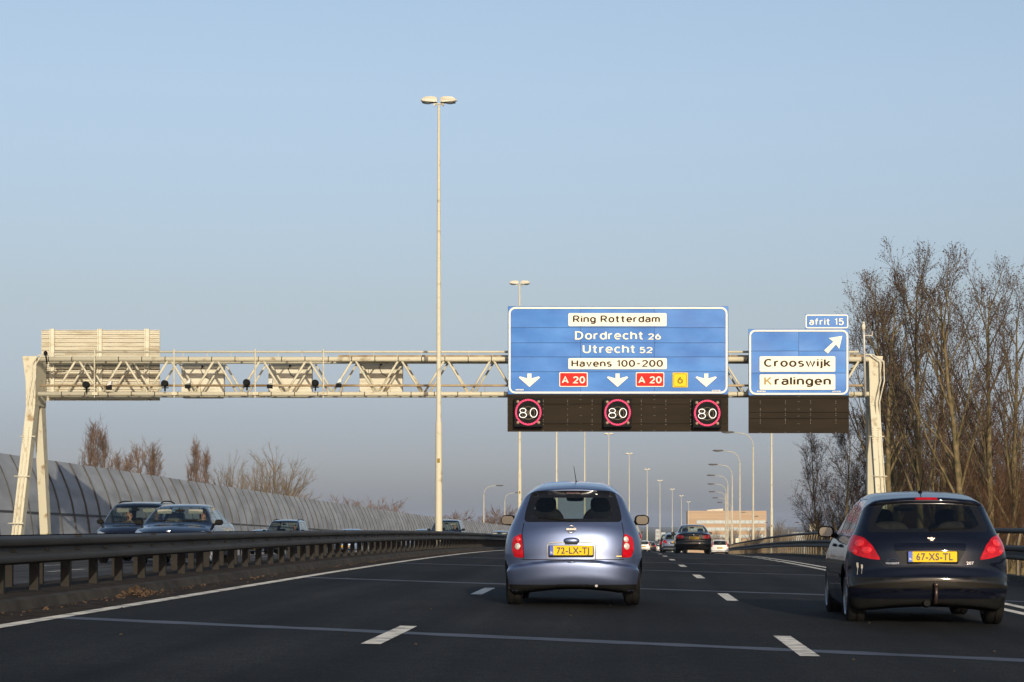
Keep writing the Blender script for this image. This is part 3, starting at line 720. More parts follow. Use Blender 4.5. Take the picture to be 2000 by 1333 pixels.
def main_sign():
    t = thing('motorway_sign', 'large blue motorway sign above the lanes reading Ring Rotterdam, Dordrecht and Utrecht', 'road sign', PX(1207, 843, SD))
    off = t.location.copy(); D = SD
    # riveted sheets, each a hair out of plane, with dark seams between
    mb = MB(); xs = [992, 1134, 1278, 1422.5]; ys = [598.5, 640.5, 670, 697.5, 726.5, 770.5]
    rnd = random.Random(8)
    for i in range(3):
        for j in range(5):
            k = rnd.uniform(-.012, .012); k2 = rnd.uniform(-.010, .010)
            n = 5; vs = []; x0_, x1_, y0_, y1_ = xs[i] + .3, xs[i + 1] - .3, ys[j] + .35, ys[j + 1] - .35
            for b in range(n + 1):
                for a in range(n + 1):
                    fa, fb = a / n, b / n
                    vs.append(PX(x0_ + (x1_ - x0_) * fa, y0_ + (y1_ - y0_) * fb, D) + Vector((0, .012 + k * (fa - .5) * .6 + k2 * (fb - .5) * .8 + .008 * sin(fa * pi * 2 + i * 2 + j) * sin(fb * pi), 0)))
            mb.add(vs, [(b * (n + 1) + a, b * (n + 1) + a + 1, (b + 1) * (n + 1) + a + 1, (b + 1) * (n + 1) + a) for a in range(n) for b in range(n)])
    face = mb.build('sign_face', M['blue'], t, off=off, smooth_=True, fix=False)
    bk = MB(); px_rect(bk, 992, 1422.5, 598.5, 770.5, D + .04, .08); bk.build('backing', M['sign_rear'], t, off=off)
    b = MB(); px_border(b, 993.5, 1421, 600, 769, 13, 3.6, D - .02); b.build('border', M['sign_white'], t, off=off)
    for x0_, x1_, y0_, y1_, tx in ((1110, 1302, 612, 637.5, ('Ring Rotterdam', 1119, 1289, 630.5, 14.2)), (1110, 1302.5, 700, 721.5, ('Havens 100-200', 1116, 1295, 717.2, 14))):
        w = MB(); px_slab(w, rrect(x0_, x1_, y0_, y1_, 2.5), D - .02, .01); pnl = w.build('text_panel', M['sign_white'], t, off=off)
        l = MB(); put_text(l, tx[0], tx[1], tx[2], tx[3], -tx[4], SM(D - .026)); l.build('lettering', M['sign_black'], pnl, off=off, fix=False)
    for tx in (('Dordrecht', 1123, 1255, 664, 16.8), ('26', 1265, 1291, 664, 12.5), ('Utrecht', 1138, 1239.5, 690.5, 17), ('52', 1249, 1274.5, 690.5, 12.5)):
        l = MB(); put_text(l, tx[0], tx[1], tx[2], tx[3], -tx[4], SM(D - .022)); l.build('lettering', M['sign_white'], t, off=off, fix=False)
    for cx_ in (1034, 1206.2, 1379.3):
        a = MB(); px_slab(a, [(cx_ + (u - 296) / 4, 580 + v / 4) for u, v in ((280, 600), (312, 600), (312, 638), (370, 622), (379, 632), (296, 705), (213, 632), (222, 622), (280, 638))], D - .02, .01)
        a.build('arrow', M['sign_white'], t, off=off)
    for x0_ in (1092.3, 1241.8):
        w = MB(); px_slab(w, rrect(x0_, x0_ + 55.5, 727.5, 756, 2.5), D - .020, .01); sh = w.build('route_shield', M['sign_white'], t, off=off)
        r = MB(); px_slab(r, rrect(x0_ + 1.6, x0_ + 53.9, 729.1, 754.4, 2), D - .025, .004); r.build('red_field', M['sign_red'], sh, off=off)
        q = MB(); put_text(q, 'A 20', x0_ + 5, x0_ + 50.5, 749.5, -14.3, SM(D - .030)); q.build('lettering', M['sign_white'], sh, off=off, fix=False)
    w = MB(); px_slab(w, rrect(1313.8, 1343.3, 728.2, 757, 1.2), D - .020, .01); sh = w.build('route_shield', M['sign_yellow'], t, off=off)
    q = MB(); px_border(q, 1315.5, 1341.5, 730, 755.7, 3.4, .9, D - .025); put_text(q, '6', 1323, 1334.2, 750, -14.5, SM(D - .03)); q.build('lettering', M['sign_olive'], sh, off=off, fix=False)
    q = MB(); put_text(q, 'ANWB', 1390, 1407, 765, -3.2, SM(D - .022))
    for i in range(6): px_rect(q, 1007 + i * 2.7, 1009 + i * 2.7, 760.6, 763, D - .022, .004)
    q.build('lettering', M['sign_white'], t, off=off, fix=False)
    # board underneath, with rails and rivets
    bb = MB(); px_rect(bb, 991.2, 1422.5, 771, 843.5, D + .03, .06)
    board = bb.build('lower_board', M['board'], t, off=off)
    rb = MB()
    for v in (775, 788.5, 827): px_rect(rb, 991.2, 1422.5, v - .9, v + .9, D - .02, .05)
    rb.build('board_rail', M['board'], board, off=off)
    rv = MB(); rivets(rv, [1061, 1108.5, 1156.5, 1252.5, 1300.5, 1349], [782, 785, 790.5, 799, 811, 820, 823.5, 829.5, 842], D + .02)
    rivets(rv, [1133, 1135, 1277, 1279], [772.5, 781, 796, 812, 828, 841.5], D + .02, .4); rivets(rv, [992.5, 1421.3], [778, 795, 812, 829], D + .02, .4)
    rv.build('rivet', M['rivet'], board, off=off)
main_sign()

def matrix_signs():
    for i, (cx_, cy_) in enumerate(((1031.8, 805.5), (1206.3, 806), (1381.3, 807.2))):
        t = thing('matrix_signal', ['lit speed signal showing 80 in a red ring, under the left lane arrow', 'lit speed signal showing 80 in a red ring, at the middle of the board',
                  'lit speed signal showing 80 in a red ring, at the right end of the board'][i], 'traffic signal', PX(cx_, cy_ + 27, SD - .25), 0, 'speed signals on the brown board')
        off = t.location.copy(); D = SD - .30
        b = MB(); px_rect(b, cx_ - 27.5, cx_ + 27.5, cy_ - 27.5, cy_ + 27.5, D, .26); px_rect(b, cx_ - 28, cx_ + 28, cy_ + 26.5, cy_ + 28.5, D - .06, .3); b.build('housing', M['black'], t, off=off, bevel=.01)
        g = MB(); n = 44
        for k in range(n):                              # the ring is two rows of lamps
            for r in (23.2, 24.9):
                a = 2 * pi * (k + (.5 if r > 24 else 0)) / n; p = PX(cx_ + r * cos(a), cy_ + r * sin(a), D - .012)
                g.ell(p, (1.15 / 50, .012, 1.15 / 50), 6, 4)
        g.build('red_ring', M['led_red'], t, off=off)
        d = MB()
        for q, u0 in (('8', -17.3), ('0', 3.6)):
            v, f = TXT[(q, False)]
            if q == '8': loops = [(6.9, -4.4, 5.9, 4.3), (6.9, 4.6, 6.9, 4.9)]
            else: loops = [(6.9, 0, 6.9, 8.9)]
            for ox, oy, rx, ry in loops:
                pts = [PX(cx_ + u0 + ox + rx * cos(a), cy_ + 1 + oy + ry * sin(a), D - .02) for a in np.linspace(0, 2 * pi, 25)]
                d.tube(pts, .56 / 50, 6, cap=False)
        d.build('digits', M['led_white'], t, off=off)
        e = MB()
        for r in (12.3,):
            e.tube([PX(cx_ + r * cos(a), cy_ + 1.5 + r * sin(a), D - .006) for a in np.linspace(0, 2 * pi, 25)], .012, 5, cap=False)
        for a0 in (45, 135):
            for k in (-1.6, 1.6):
                c_, s_ = cos(RD(a0)), sin(RD(a0))
                e.tube([PX(cx_ - 16 * c_ + k * s_, cy_ + 1.5 - 16 * s_ - k * c_, D - .006), PX(cx_ + 16 * c_ + k * s_, cy_ + 1.5 + 16 * s_ - k * c_, D - .006)], .010, 5)
        e.build('unlit_symbols', M['led_off'], t, off=off)
        for sx_, sy_ in ((-1, -1), (1, -1), (-1, 1), (1, 1)):
            l = MB(); l.ell(PX(cx_ + sx_ * 20.3, cy_ + sy_ * 20.3, D - .01), (3.1 / 50, .04, 3.1 / 50), 12, 8); l.build('flasher', M['lamp_amber'], t, off=off, smooth_=True)
matrix_signs()

def exit_sign():
    t = thing('exit_sign', 'smaller blue exit sign with slanting arrow reading Crooswijk and Kralingen', 'road sign', PX(1560, 847, SD))
    off = t.location.copy(); D = SD
    Z = lambda u, v: (1420 + u * .24, 580 + v * .24)
    mb = MB(); xs = [1462, 1560, 1658]; ys = [643, 686, 729, 772.7]; rnd = random.Random(12)
    for i in range(2):
        for j in range(3):
            n = 5; k = rnd.uniform(-.014, .014); k2 = rnd.uniform(-.01, .02); vs = []
            x0_, x1_, y0_, y1_ = xs[i] + .3, xs[i + 1] - .3, ys[j] + .35, ys[j + 1] - .35
            for b in range(n + 1):
                for a in range(n + 1):
                    fa, fb = a / n, b / n
                    vs.append(PX(x0_ + (x1_ - x0_) * fa, y0_ + (y1_ - y0_) * fb, D) + Vector((0, .012 + k * (fa - .5) + k2 * (fb - .5) + .012 * sin(fa * 5 + i) * sin(fb * pi), 0)))
            mb.add(vs, [(b * (n + 1) + a, b * (n + 1) + a + 1, (b + 1) * (n + 1) + a + 1, (b + 1) * (n + 1) + a) for a in range(n) for b in range(n)])
    mb.build('sign_face', M['blue'], t, off=off, smooth_=True, fix=False)
    bk = MB(); px_rect(bk, 1462, 1658, 643, 772.7, D + .04, .08); bk.build('backing', M['sign_rear'], t, off=off)
    b = MB(); px_border(b, 1463.5, 1656.8, 644.6, 771.3, 12, 3.4, D - .02); b.build('border', M['sign_white'], t, off=off)
    for y0_, y1_, parts in ((696.4, 726.4, [('Crooswijk', 1492, 1622.5, 717.3, 16.3, 'sign_black')]), (731.7, 761.7, [('K', 1492.5, 1507.5, 753, 17, 'sign_faded'), ('ralingen', 1512.8, 1623, 753, 17, 'sign_black')])):
        w = MB(); px_slab(w, rrect(1483.6, 1631.5, y0_, y1_, 2.5), D - .02, .01); pnl = w.build('text_panel', M['sign_white'], t, off=off)
        for tx in parts:
            l = MB(); put_text(l, tx[0], tx[1], tx[2], tx[3], -tx[4], SM(D - .026)); l.build('lettering', M[tx[5]], pnl, off=off, fix=False)
    a = MB(); px_slab(a, [Z(u, v) for u, v in ((938, 318), (913, 425), (886, 388), (820, 462), (790, 436), (866, 366), (828, 337))], D - .02, .01); a.build('arrow', M['sign_white'], t, off=off)
    q = MB(); put_text(q, 'ANWB', 1625, 1642, 766.5, -2.8, SM(D - .022))
    for i in range(6): px_rect(q, 1478.5 + i * 2.9, 1480.5 + i * 2.9, 763.5, 766, D - .022, .004)
    q.build('lettering', M['sign_white'], t, off=off, fix=False)
    bb = MB(); px_rect(bb, 1462, 1658, 773.2, 846.5, D + .03, .06); board = bb.build('lower_board', M['board'], t, off=off)
    rb = MB()
    for v in (777, 804.5, 816.5): px_rect(rb, 1462, 1658, v - .9, v + .9, D - .02, .05)
    rb.build('board_rail', M['board'], board, off=off)
    rv = MB(); rivets(rv, [1485, 1534, 1583.3, 1632.5], [784, 788, 799, 801.5, 807.5, 812, 819, 822.5, 827, 845], D + .02); rivets(rv, [1558.5, 1560.7], [774.5, 785, 799.5, 813, 828, 844], D + .02, .4)
    rv.build('rivet', M['rivet'], board, off=off)
    # the number tab on top is a plate of its own
    t2 = thing('exit_number_plate', 'small blue plate reading afrit 15 on top of the exit sign', 'road sign', PX(1615, 643, SD))
    o2 = t2.location.copy(); f_ = MB(); px_rect(f_, 1572.5, 1657.5, 614, 642.6, D, .05); f_.build('sign_face', M['blue'], t2, off=o2)
    b = MB(); px_border(b, 1573.3, 1656.8, 614.8, 641.8, 4, 2.3, D - .01); b.build('border', M['sign_white'], t2, off=o2)
    l = MB(); put_text(l, 'afrit 15', 1580.5, 1648, 635.6, -13.6, SM(D - .012)); l.build('lettering', M['sign_white'], t2, off=o2, fix=False)
    p = MB()
    for u in (1590, 1640): p.box(PX(u - 1, 0, D).x, PX(u + 1, 0, D).x, D + .05, D + .1, PX(0, 700, D).z, PX(0, 618, D).z)
    p.build('bracket', M['galv'], t2, off=o2)
exit_sign()

def gantry_backs():
    D = GD + 2.0
    t = thing('reversed_sign', 'pale corrugated back of a sign facing the oncoming lanes', 'road sign', PX(196, 783, D)); off = t.location.copy()
    mb = MB(); a, b = PX(81, 783, D), PX(312, 645, D); n = 18
    for i in range(n):                                  # ribbed sheet, each plank with a small lip
        z0_ = a.z + (b.z - a.z) * i / n; z1_ = a.z + (b.z - a.z) * (i + 1) / n
        mb.box(a.x, b.x, D, D + .05, z0_ + .004, z1_ - .03); mb.box(a.x, b.x, D + .03, D + .06, z1_ - .03, z1_ + .004)
        mb.box(a.x, b.x, D - .045, D - .002, z1_ - .085, z1_ - .045); mb.box(a.x + .01, b.x - .01, D - .004, D, z1_ - .045, z1_ - .018, 1)
    mb.build('ribbed_sheet', [M['cream2'], M['bracket']], t, off=off)
    for u in (103, 196, 288):
        p = MB(); x = PX(u, 0, D).x; p.box(x - .09, x - .05, D - .14, D - .036, a.z, b.z + .04); p.box(x + .05, x + .09, D - .14, D - .036, a.z, b.z + .04); p.box(x - .05, x + .05, D - .07, D - .036, a.z, b.z + .04)
        p.build('support_post', M['cream2'], t, off=off)
    for i, (u0, u1, v0, v1) in enumerate(((354, 437, 711, 778), (524, 609, 710, 777), (702, 786, 707, 776))):
        D = GD + 1.9; c = PX((u0 + u1) / 2, v1, D)
        t = thing('reversed_signal', ['cream signal box back nearest the corrugated sign back', 'cream signal box back, middle one of three on the truss', 'cream signal box back nearest the tall lamp mast'][i], 'traffic signal', c, 0, 'backs of signals for the oncoming lanes')
        off = t.location.copy(); b = MB(); px_slab(b, rrect(u0, u1, v0, v1, 5), D, .3); b.build('housing', M['cream2'], t, off=off, bevel=.02)
        d = MB(); w = u1 - u0
        px_slab(d, rrect(u0 + w * .06, u0 + w * .80, v0 + 14, v1 - 10, 2), D - .012, .012); px_rect(d, u0 + w * .86, u0 + w * .88, v0 + 2, v1 - 4, D - .012, .012); d.build('door', M['cream2'], t, off=off, bevel=.006)
        d2 = MB(); px_rect(d2, u0 + 2, u1 - 2, v1 - 3, v1 - 1, D - .06, .3); d2.build('lower_lip', M['galv'], t, off=off)
        c_ = MB(); pts = [PX(u0 + w * q, v0 + y, D - .05) for q, y in ((.5, 5), (.46, 12), (.52, 22), (.66, 30), (.75, 28))]; c_.tube(pts, .012, 6); c_.ell(pts[0], (.05, .05, .045), 10, 6); c_.build('cable', M['black'], t, off=off)
    for i, (u, v) in enumerate(((168, 752), (321.5, 749.5), (481.5, 747.5), (615.5, 748.5))):
        D = GD - .35; c = PX(u, v, D)
        t = thing('round_detector', f'black round detector hanging on the gantry truss, {["leftmost one", "beside the first signal back", "between the first and second signal backs", "between the second and third signal backs"][i]}', 'detector', c, 0, 'round black detectors on the truss')
        b = MB(); b.tube([(0, -.10, 0), (0, -.06, 0), (0, .10, 0), (0, .16, 0)], [.10, .135, .135, .08], 16); b.build('housing', M['black'], t, auto=40)
        k = MB(); k.box(-.02, .02, 0, .14, -.30, -.12); k.box(-.12, .12, .1, .16, -.18, -.14); k.build('bracket', M['black'], t)
    for i, (u, v) in enumerate(((213, 757), (367, 754), (527, 754), (662, 752))):
        D = GD - .35; c = PX(u, v, D)
        t = thing('small_camera', f'small boxed camera on the gantry pipe, {["before the corrugated sign back", "before the left edge of the first signal back", "left edge of the second signal back", "left of the third signal back"][i]}', 'camera', c, 0, 'small cameras on the gantry pipe')
        b = MB(); b.box(-.10, .09, -.12, .12, -.10, .05); b.build('housing', M['black'], t, bevel=.01)
        k = MB(); k.slab([(-.06, -.1, .07), (.10, -.1, .10), (.12, -.1, .26), (.02, -.1, .22)], (0, .2, 0)); k.build('sun_hood', M['galv'], t)
    D = GD - .3
    t = thing('weather_post', 'thin post with camera and black rod at the right gantry leg', 'camera', PX(1688, 770, D)); off = t.location.copy()
    b = MB(); b.tube([PX(1690, 775, D), PX(1687.5, 660, D), PX(1687, 645, D)], .045, 10); b.tube([PX(1687, 656, D), PX(1703.5, 656, D), PX(1703.5, 648, D)], .03, 8); b.build('pole', M['galv'], t, off=off, smooth_=True)
    b = MB(); c = PX(1686.5, 639, D); b.ell(c, (.075, .075, .13), 14, 10, e=.7); b.tube([c + Vector((0, 0, .1)), c + Vector((0, -.06, .19))], .05, 10); b.build('camera_head', M['cream2'], t, off=off, smooth_=True)
    b = MB(); b.tube([PX(1704.5, 646, D), PX(1704.5, 627, D)], .028, 8); b.build('antenna', M['black'], t, off=off)
    t = thing('small_camera', 'black camera at the left top corner of the gantry', 'camera', PX(89, 695, D)); off = t.location.copy()
    b = MB(); b.ell(PX(89, 690, D), (.08, .1, .09), 12, 8); b.tube([PX(89, 690, D), PX(92, 712, D)], .03, 8); b.build('housing', M['black'], t, off=off)
gantry_backs()

# ------------------------------------------------------------------ cars: one smooth shell, cut into panels, glass and lights
def catmull(pts, sub=6, closed_=True):
    P = np.array(pts, float); n = len(P); out = []
    for i in range(n):
        p0, p1, p2, p3 = P[(i - 1) % n], P[i], P[(i + 1) % n], P[(i + 2) % n]
        d1 = max(np.linalg.norm(p2 - p1), 1e-6)
        m1 = (p2 - p0) / (np.linalg.norm(p2 - p1) + np.linalg.norm(p1 - p0) + 1e-9) * d1
        m2 = (p3 - p1) / (np.linalg.norm(p3 - p2) + np.linalg.norm(p2 - p1) + 1e-9) * d1
        for k in range(sub):
            t = k / sub
            out.append((2*t**3-3*t**2+1)*p1 + (t**3-2*t**2+t)*m1 + (-2*t**3+3*t**2)*p2 + (t**3-t**2)*m2)
    return np.array(out)
def spline1(tab, n=240):
    T = np.array(tab, float); xs = np.linspace(T[0, 0], T[-1, 0], n); sl = np.gradient(T[:, 1], T[:, 0]); ys = []
    for x in xs:
        i = min(max(np.searchsorted(T[:, 0], x) - 1, 0), len(T) - 2); h = T[i+1, 0] - T[i, 0]; t = (x - T[i, 0]) / h
        ys.append((2*t**3-3*t**2+1)*T[i,1] + (t**3-2*t**2+t)*h*sl[i] + (-2*t**3+3*t**2)*T[i+1,1] + (t**3-t**2)*h*sl[i+1])
    return xs, np.array(ys)
class Shell:
    def __init__(s, sp):
        s.sp = sp; s.L = sp['L']; s.prof = catmull(sp['profile']); s.prof[:, 0] -= s.L / 2
        s.wz = spline1(sp['width']); s.pl = spline1([(a * s.L - s.L / 2, b) for a, b in sp['plan']])
        s.A = s.prof; s.B = np.roll(s.prof, -1, 0)
        s.k = sp.get('k', .10); s.br, s.bf, s.crown = sp.get('br', .30), sp.get('bf', .35), sp.get('crown', .10)
    def sdf(s, y, z):
        P = np.stack([y, z], 1)[:, None, :]; A = s.A[None]; E = (s.B - s.A)[None]
        w = P - A; t = np.clip((w * E).sum(2) / ((E * E).sum(2) + 1e-12), 0, 1)
        d = w - E * t[..., None]; dist = np.sqrt((d * d).sum(2).min(1))
        c1 = (s.A[None, :, 1] <= z[:, None]) != (s.B[None, :, 1] <= z[:, None])
        xi = s.A[None, :, 0] + (z[:, None] - s.A[None, :, 1]) / np.where(np.abs(s.B[:, 1] - s.A[:, 1]) < 1e-9, 1e-9, s.B[:, 1] - s.A[:, 1])[None] * (s.B - s.A)[None, :, 0]
        ins = ((c1 & (y[:, None] < xi)).sum(1) % 2) == 1
        return np.where(ins, -dist, dist)
    def f(s, p):
        out = np.empty(len(p))
        for a in range(0, len(p), 4000):
            q = p[a:a+4000]; x, y, z = q[:, 0], q[:, 1], q[:, 2]
            x2 = x * x; t = np.clip(-y / (s.L * .42), 0, 1); u = np.clip(y / (s.L * .42), 0, 1)
            xb = .35 * x2 + 1.1 * x2 * x2
            ye = y - s.br * xb * t * t * (3 - 2 * t) + s.bf * xb * u * u * (3 - 2 * u)
            fs = s.sdf(ye, z + s.crown * x2)
            w = np.interp(z, *s.wz) * np.interp(y, *s.pl)
            fw = np.abs(x) - w; k = s.k
            h = np.maximum(k - np.abs(fs - fw), 0) / k
            out[a:a+4000] = np.maximum(fs, fw) + h * h * k * .25
        return out
    def mesh(s, nx, ny, nz):
        hx, hy, zl, zh = s.wz[1].max() + .15, s.L / 2 + .15, .0, s.prof[:, 1].max() + .15
        idx = {}; pts = []
        def vid(i, j, k):
            if (i, j, k) not in idx:
                idx[(i, j, k)] = len(pts); pts.append((-hx + 2*hx*i/nx, -hy + 2*hy*j/ny, zl + (zh-zl)*k/nz))
            return idx[(i, j, k)]
        Q = []
        for i in range(nx):
            for j in range(ny):
                Q.append((vid(i,j,nz), vid(i+1,j,nz), vid(i+1,j+1,nz), vid(i,j+1,nz))); Q.append((vid(i,j,0), vid(i,j+1,0), vid(i+1,j+1,0), vid(i+1,j,0)))
        for i in range(nx):
            for k in range(nz):
                Q.append((vid(i,0,k), vid(i+1,0,k), vid(i+1,0,k+1), vid(i,0,k+1))); Q.append((vid(i,ny,k), vid(i,ny,k+1), vid(i+1,ny,k+1), vid(i+1,ny,k)))
        for j in range(ny):
            for k in range(nz):
                Q.append((vid(0,j,k), vid(0,j,k+1), vid(0,j+1,k+1), vid(0,j+1,k))); Q.append((vid(nx,j,k), vid(nx,j+1,k), vid(nx,j+1,k+1), vid(nx,j,k+1)))
        P = np.array(pts); C = P.copy(); C[:, 0] *= .12; C[:, 1] *= .80; C[:, 2] = .56 + (P[:, 2] - .56) * .06
        lo = np.zeros(len(P)); hi = np.ones(len(P))
        for _ in range(15):
            m = (lo + hi) / 2; v = s.f(C + (P - C) * m[:, None]); ins = v < 0
            lo = np.where(ins, m, lo); hi = np.where(ins, hi, m)
        return C + (P - C) * ((lo + hi) / 2)[:, None], Q
    def normal(s, p, e=.006):
        g = np.stack([s.f(p + d) - s.f(p - d) for d in np.eye(3) * e], 1)
        return g / (np.linalg.norm(g, axis=1, keepdims=True) + 1e-12)
    def surf_y(s, x, z, sgn):                           # where the rear (-1) or front (+1) skin is at (x, z)
        a, b = 0.0, sgn * (s.L / 2 + .2)
        for _ in range(18):
            m = (a + b) / 2
            if s.f(np.array([[x, m, z]]))[0] < 0: a = m
            else: b = m
        return a
    def surf_x(s, y, z, sgn):
        a, b = 0.0, sgn * 1.3
        for _ in range(18):
            m = (a + b) / 2
            if s.f(np.array([[m, y, z]]))[0] < 0: a = m
            else: b = m
        return a
def pip(poly, u, v):
    c = False; n = len(poly); j = n - 1
    for i in range(n):
        if (poly[i][1] > v) != (poly[j][1] > v) and u < (poly[j][0] - poly[i][0]) * (v - poly[i][1]) / (poly[j][1] - poly[i][1]) + poly[i][0]: c = not c
        j = i
    return c
def round_poly(pts, r, n=3):                            # knock the corners off an outline
    out = []; k = len(pts)
    for i in range(k):
        p, a, b = Vector(pts[i]), Vector(pts[i-1]), Vector(pts[(i+1) % k])
        ra = min(r, (a-p).length * .45); rb = min(r, (b-p).length * .45)
        q0 = p + (a-p).normalized() * ra; q1 = p + (b-p).normalized() * rb
        for t in range(n + 1):
            t /= n; out.append(tuple(q0 * (1-t)**2 + p * 2*t*(1-t) + q1 * t*t))
    return out
def grow_poly(pts, d):
    k = len(pts); area = sum(pts[i][0]*pts[(i+1)%k][1] - pts[(i+1)%k][0]*pts[i][1] for i in range(k)); s = 1 if area > 0 else -1
    out = []
    for i in range(k):
        a, p, b = Vector(pts[i-1]), Vector(pts[i]), Vector(pts[(i+1)%k]); e1 = (p-a).normalized(); e2 = (b-p).normalized()
        n = Vector((e1.y + e2.y, -e1.x - e2.x)) * s
        n = n / max(n.length, .3); out.append(tuple(p + n * d))
    return out
VIEWS = {'rear': (1, lambda c, n: n.y < -.12 and c.y < 0), 'front': (1, lambda c, n: n.y > .10 and c.y > 0),
         'left': (0, lambda c, n: n.x < -.25), 'right': (0, lambda c, n: n.x > .25), 'top': (2, lambda c, n: n.z > .3)}
def cut(bm, lay, view, poly, pid, cond=None):
    ax, ok = VIEWS[view] if cond is None else (0, cond)
    ia, ib = [(1, 2), (0, 2), (0, 1)][ax]
    us = [p[0] for p in poly]; vs = [p[1] for p in poly]; u0, u1, v0, v1 = min(us), max(us), min(vs), max(vs)
    fs = []
    for f in bm.faces:
        c = f.calc_center_median()
        if ok(c, f.normal):
            cu = [v.co[ia] for v in f.verts]; cv = [v.co[ib] for v in f.verts]
            if max(cu) >= u0 and min(cu) <= u1 and max(cv) >= v0 and min(cv) <= v1: fs.append(f)
    k = len(poly)
    for i in range(k):
        a, b = poly[i], poly[(i+1) % k]
        if abs(a[0]-b[0]) + abs(a[1]-b[1]) < 1e-6: continue
        co = [0, 0, 0]; co[ia], co[ib] = a; no = [0, 0, 0]; no[ia], no[ib] = b[1]-a[1], -(b[0]-a[0])
        g = set(fs)
        for f in fs: g.update(f.edges); g.update(f.verts)
        r = bmesh.ops.bisect_plane(bm, geom=list(g), dist=1e-5, plane_co=co, plane_no=Vector(no).normalized())
        fs = [x for x in r['geom'] if isinstance(x, bmesh.types.BMFace)]
    for f in fs:
        c = f.calc_center_median()
        if pip(poly, c[ia], c[ib]): f[lay] = pid
def shell_parts(sp):
    sh = Shell(sp); v, q = sh.mesh(*sp['grid'])
    bm = bmesh.new(); bv = [bm.verts.new(p) for p in v]
    for f in q:
        try: bm.faces.new([bv[i] for i in f])
        except ValueError: pass
    bm.normal_update()
    lay = bm.faces.layers.int.new('part'); names = ['body']
    for f in bm.faces:
        if f.normal.z < -.55 and f.calc_center_median().z < .42:
            if 'underbody' not in names: names.append('underbody')
            f[lay] = names.index('underbody')
    def pid(n):
        if n not in names: names.append(n)
        return names.index(n)
    hy = sp['L'] / 2
    for view, poly, nm in sp['cuts']:
        vs = {'side': ['left', 'right'], 'rear2': ['rear'], 'front2': ['front']}.get(view, [view])
        for vw in vs:
            pl = [(a - hy, b) for a, b in poly] if vw in ('left', 'right') else poly
            if view in ('rear2', 'front2'):
                cut(bm, lay, vw, pl, pid(nm + '|L')); cut(bm, lay, vw, [(-a, b) for a, b in pl], pid(nm + '|R'))
            else: cut(bm, lay, vw, pl, pid(nm + ('|' + vw[0].upper() if view == 'side' else '')))
        bm.normal_update()
    wr = sp['wr'] + .045
    for wy in sp['axles']:
        circ = [(wy - hy + wr * cos(a), sp['wr'] + wr * sin(a)) for a in np.linspace(0, 2*pi, 25)[:-1]]
        wlim = sp['width'][1][1] - .26
        cut(bm, lay, None, circ, pid('cutaway'), cond=lambda c, n: abs(c.x) > wlim and c.z < .9)
    out = {}
    bm.faces.ensure_lookup_table()
    for f in bm.faces:
        out.setdefault(names[f[lay]], []).append([tuple(x.co) for x in f.verts])
    bm.free()
    res = {}
    for nm, fl in out.items():
        if nm == 'cutaway': continue
        key = {}; vv = []; ff = []
        for f in fl:
            ids = []
            for p in f:
                kk = (round(p[0], 5), round(p[1], 5), round(p[2], 5))
                if kk not in key: key[kk] = len(vv); vv.append(p)
                if not ids or ids[-1] != key[kk]: ids.append(key[kk])
            if len(ids) > 1 and ids[0] == ids[-1]: ids.pop()
            if len(set(ids)) >= 3: ff.append(tuple(ids))
        A = np.array(vv); res[nm] = (A, ff, sh.normal(A))
    return sh, res
def link_panel(name, A, ff, N, m, parent, off=0.0):
    me = bpy.data.meshes.new(name); me.from_pydata([tuple(p) for p in A + N * off], [], ff); me.materials.append(m)
    me.polygons.foreach_set('use_smooth', [True] * len(me.polygons)); me.update()
    me.normals_split_custom_set_from_vertices([tuple(n) for n in N])
    o = bpy.data.objects.new(name, me); COL.objects.link(o); o.parent = parent; return o
WHEELS = {}
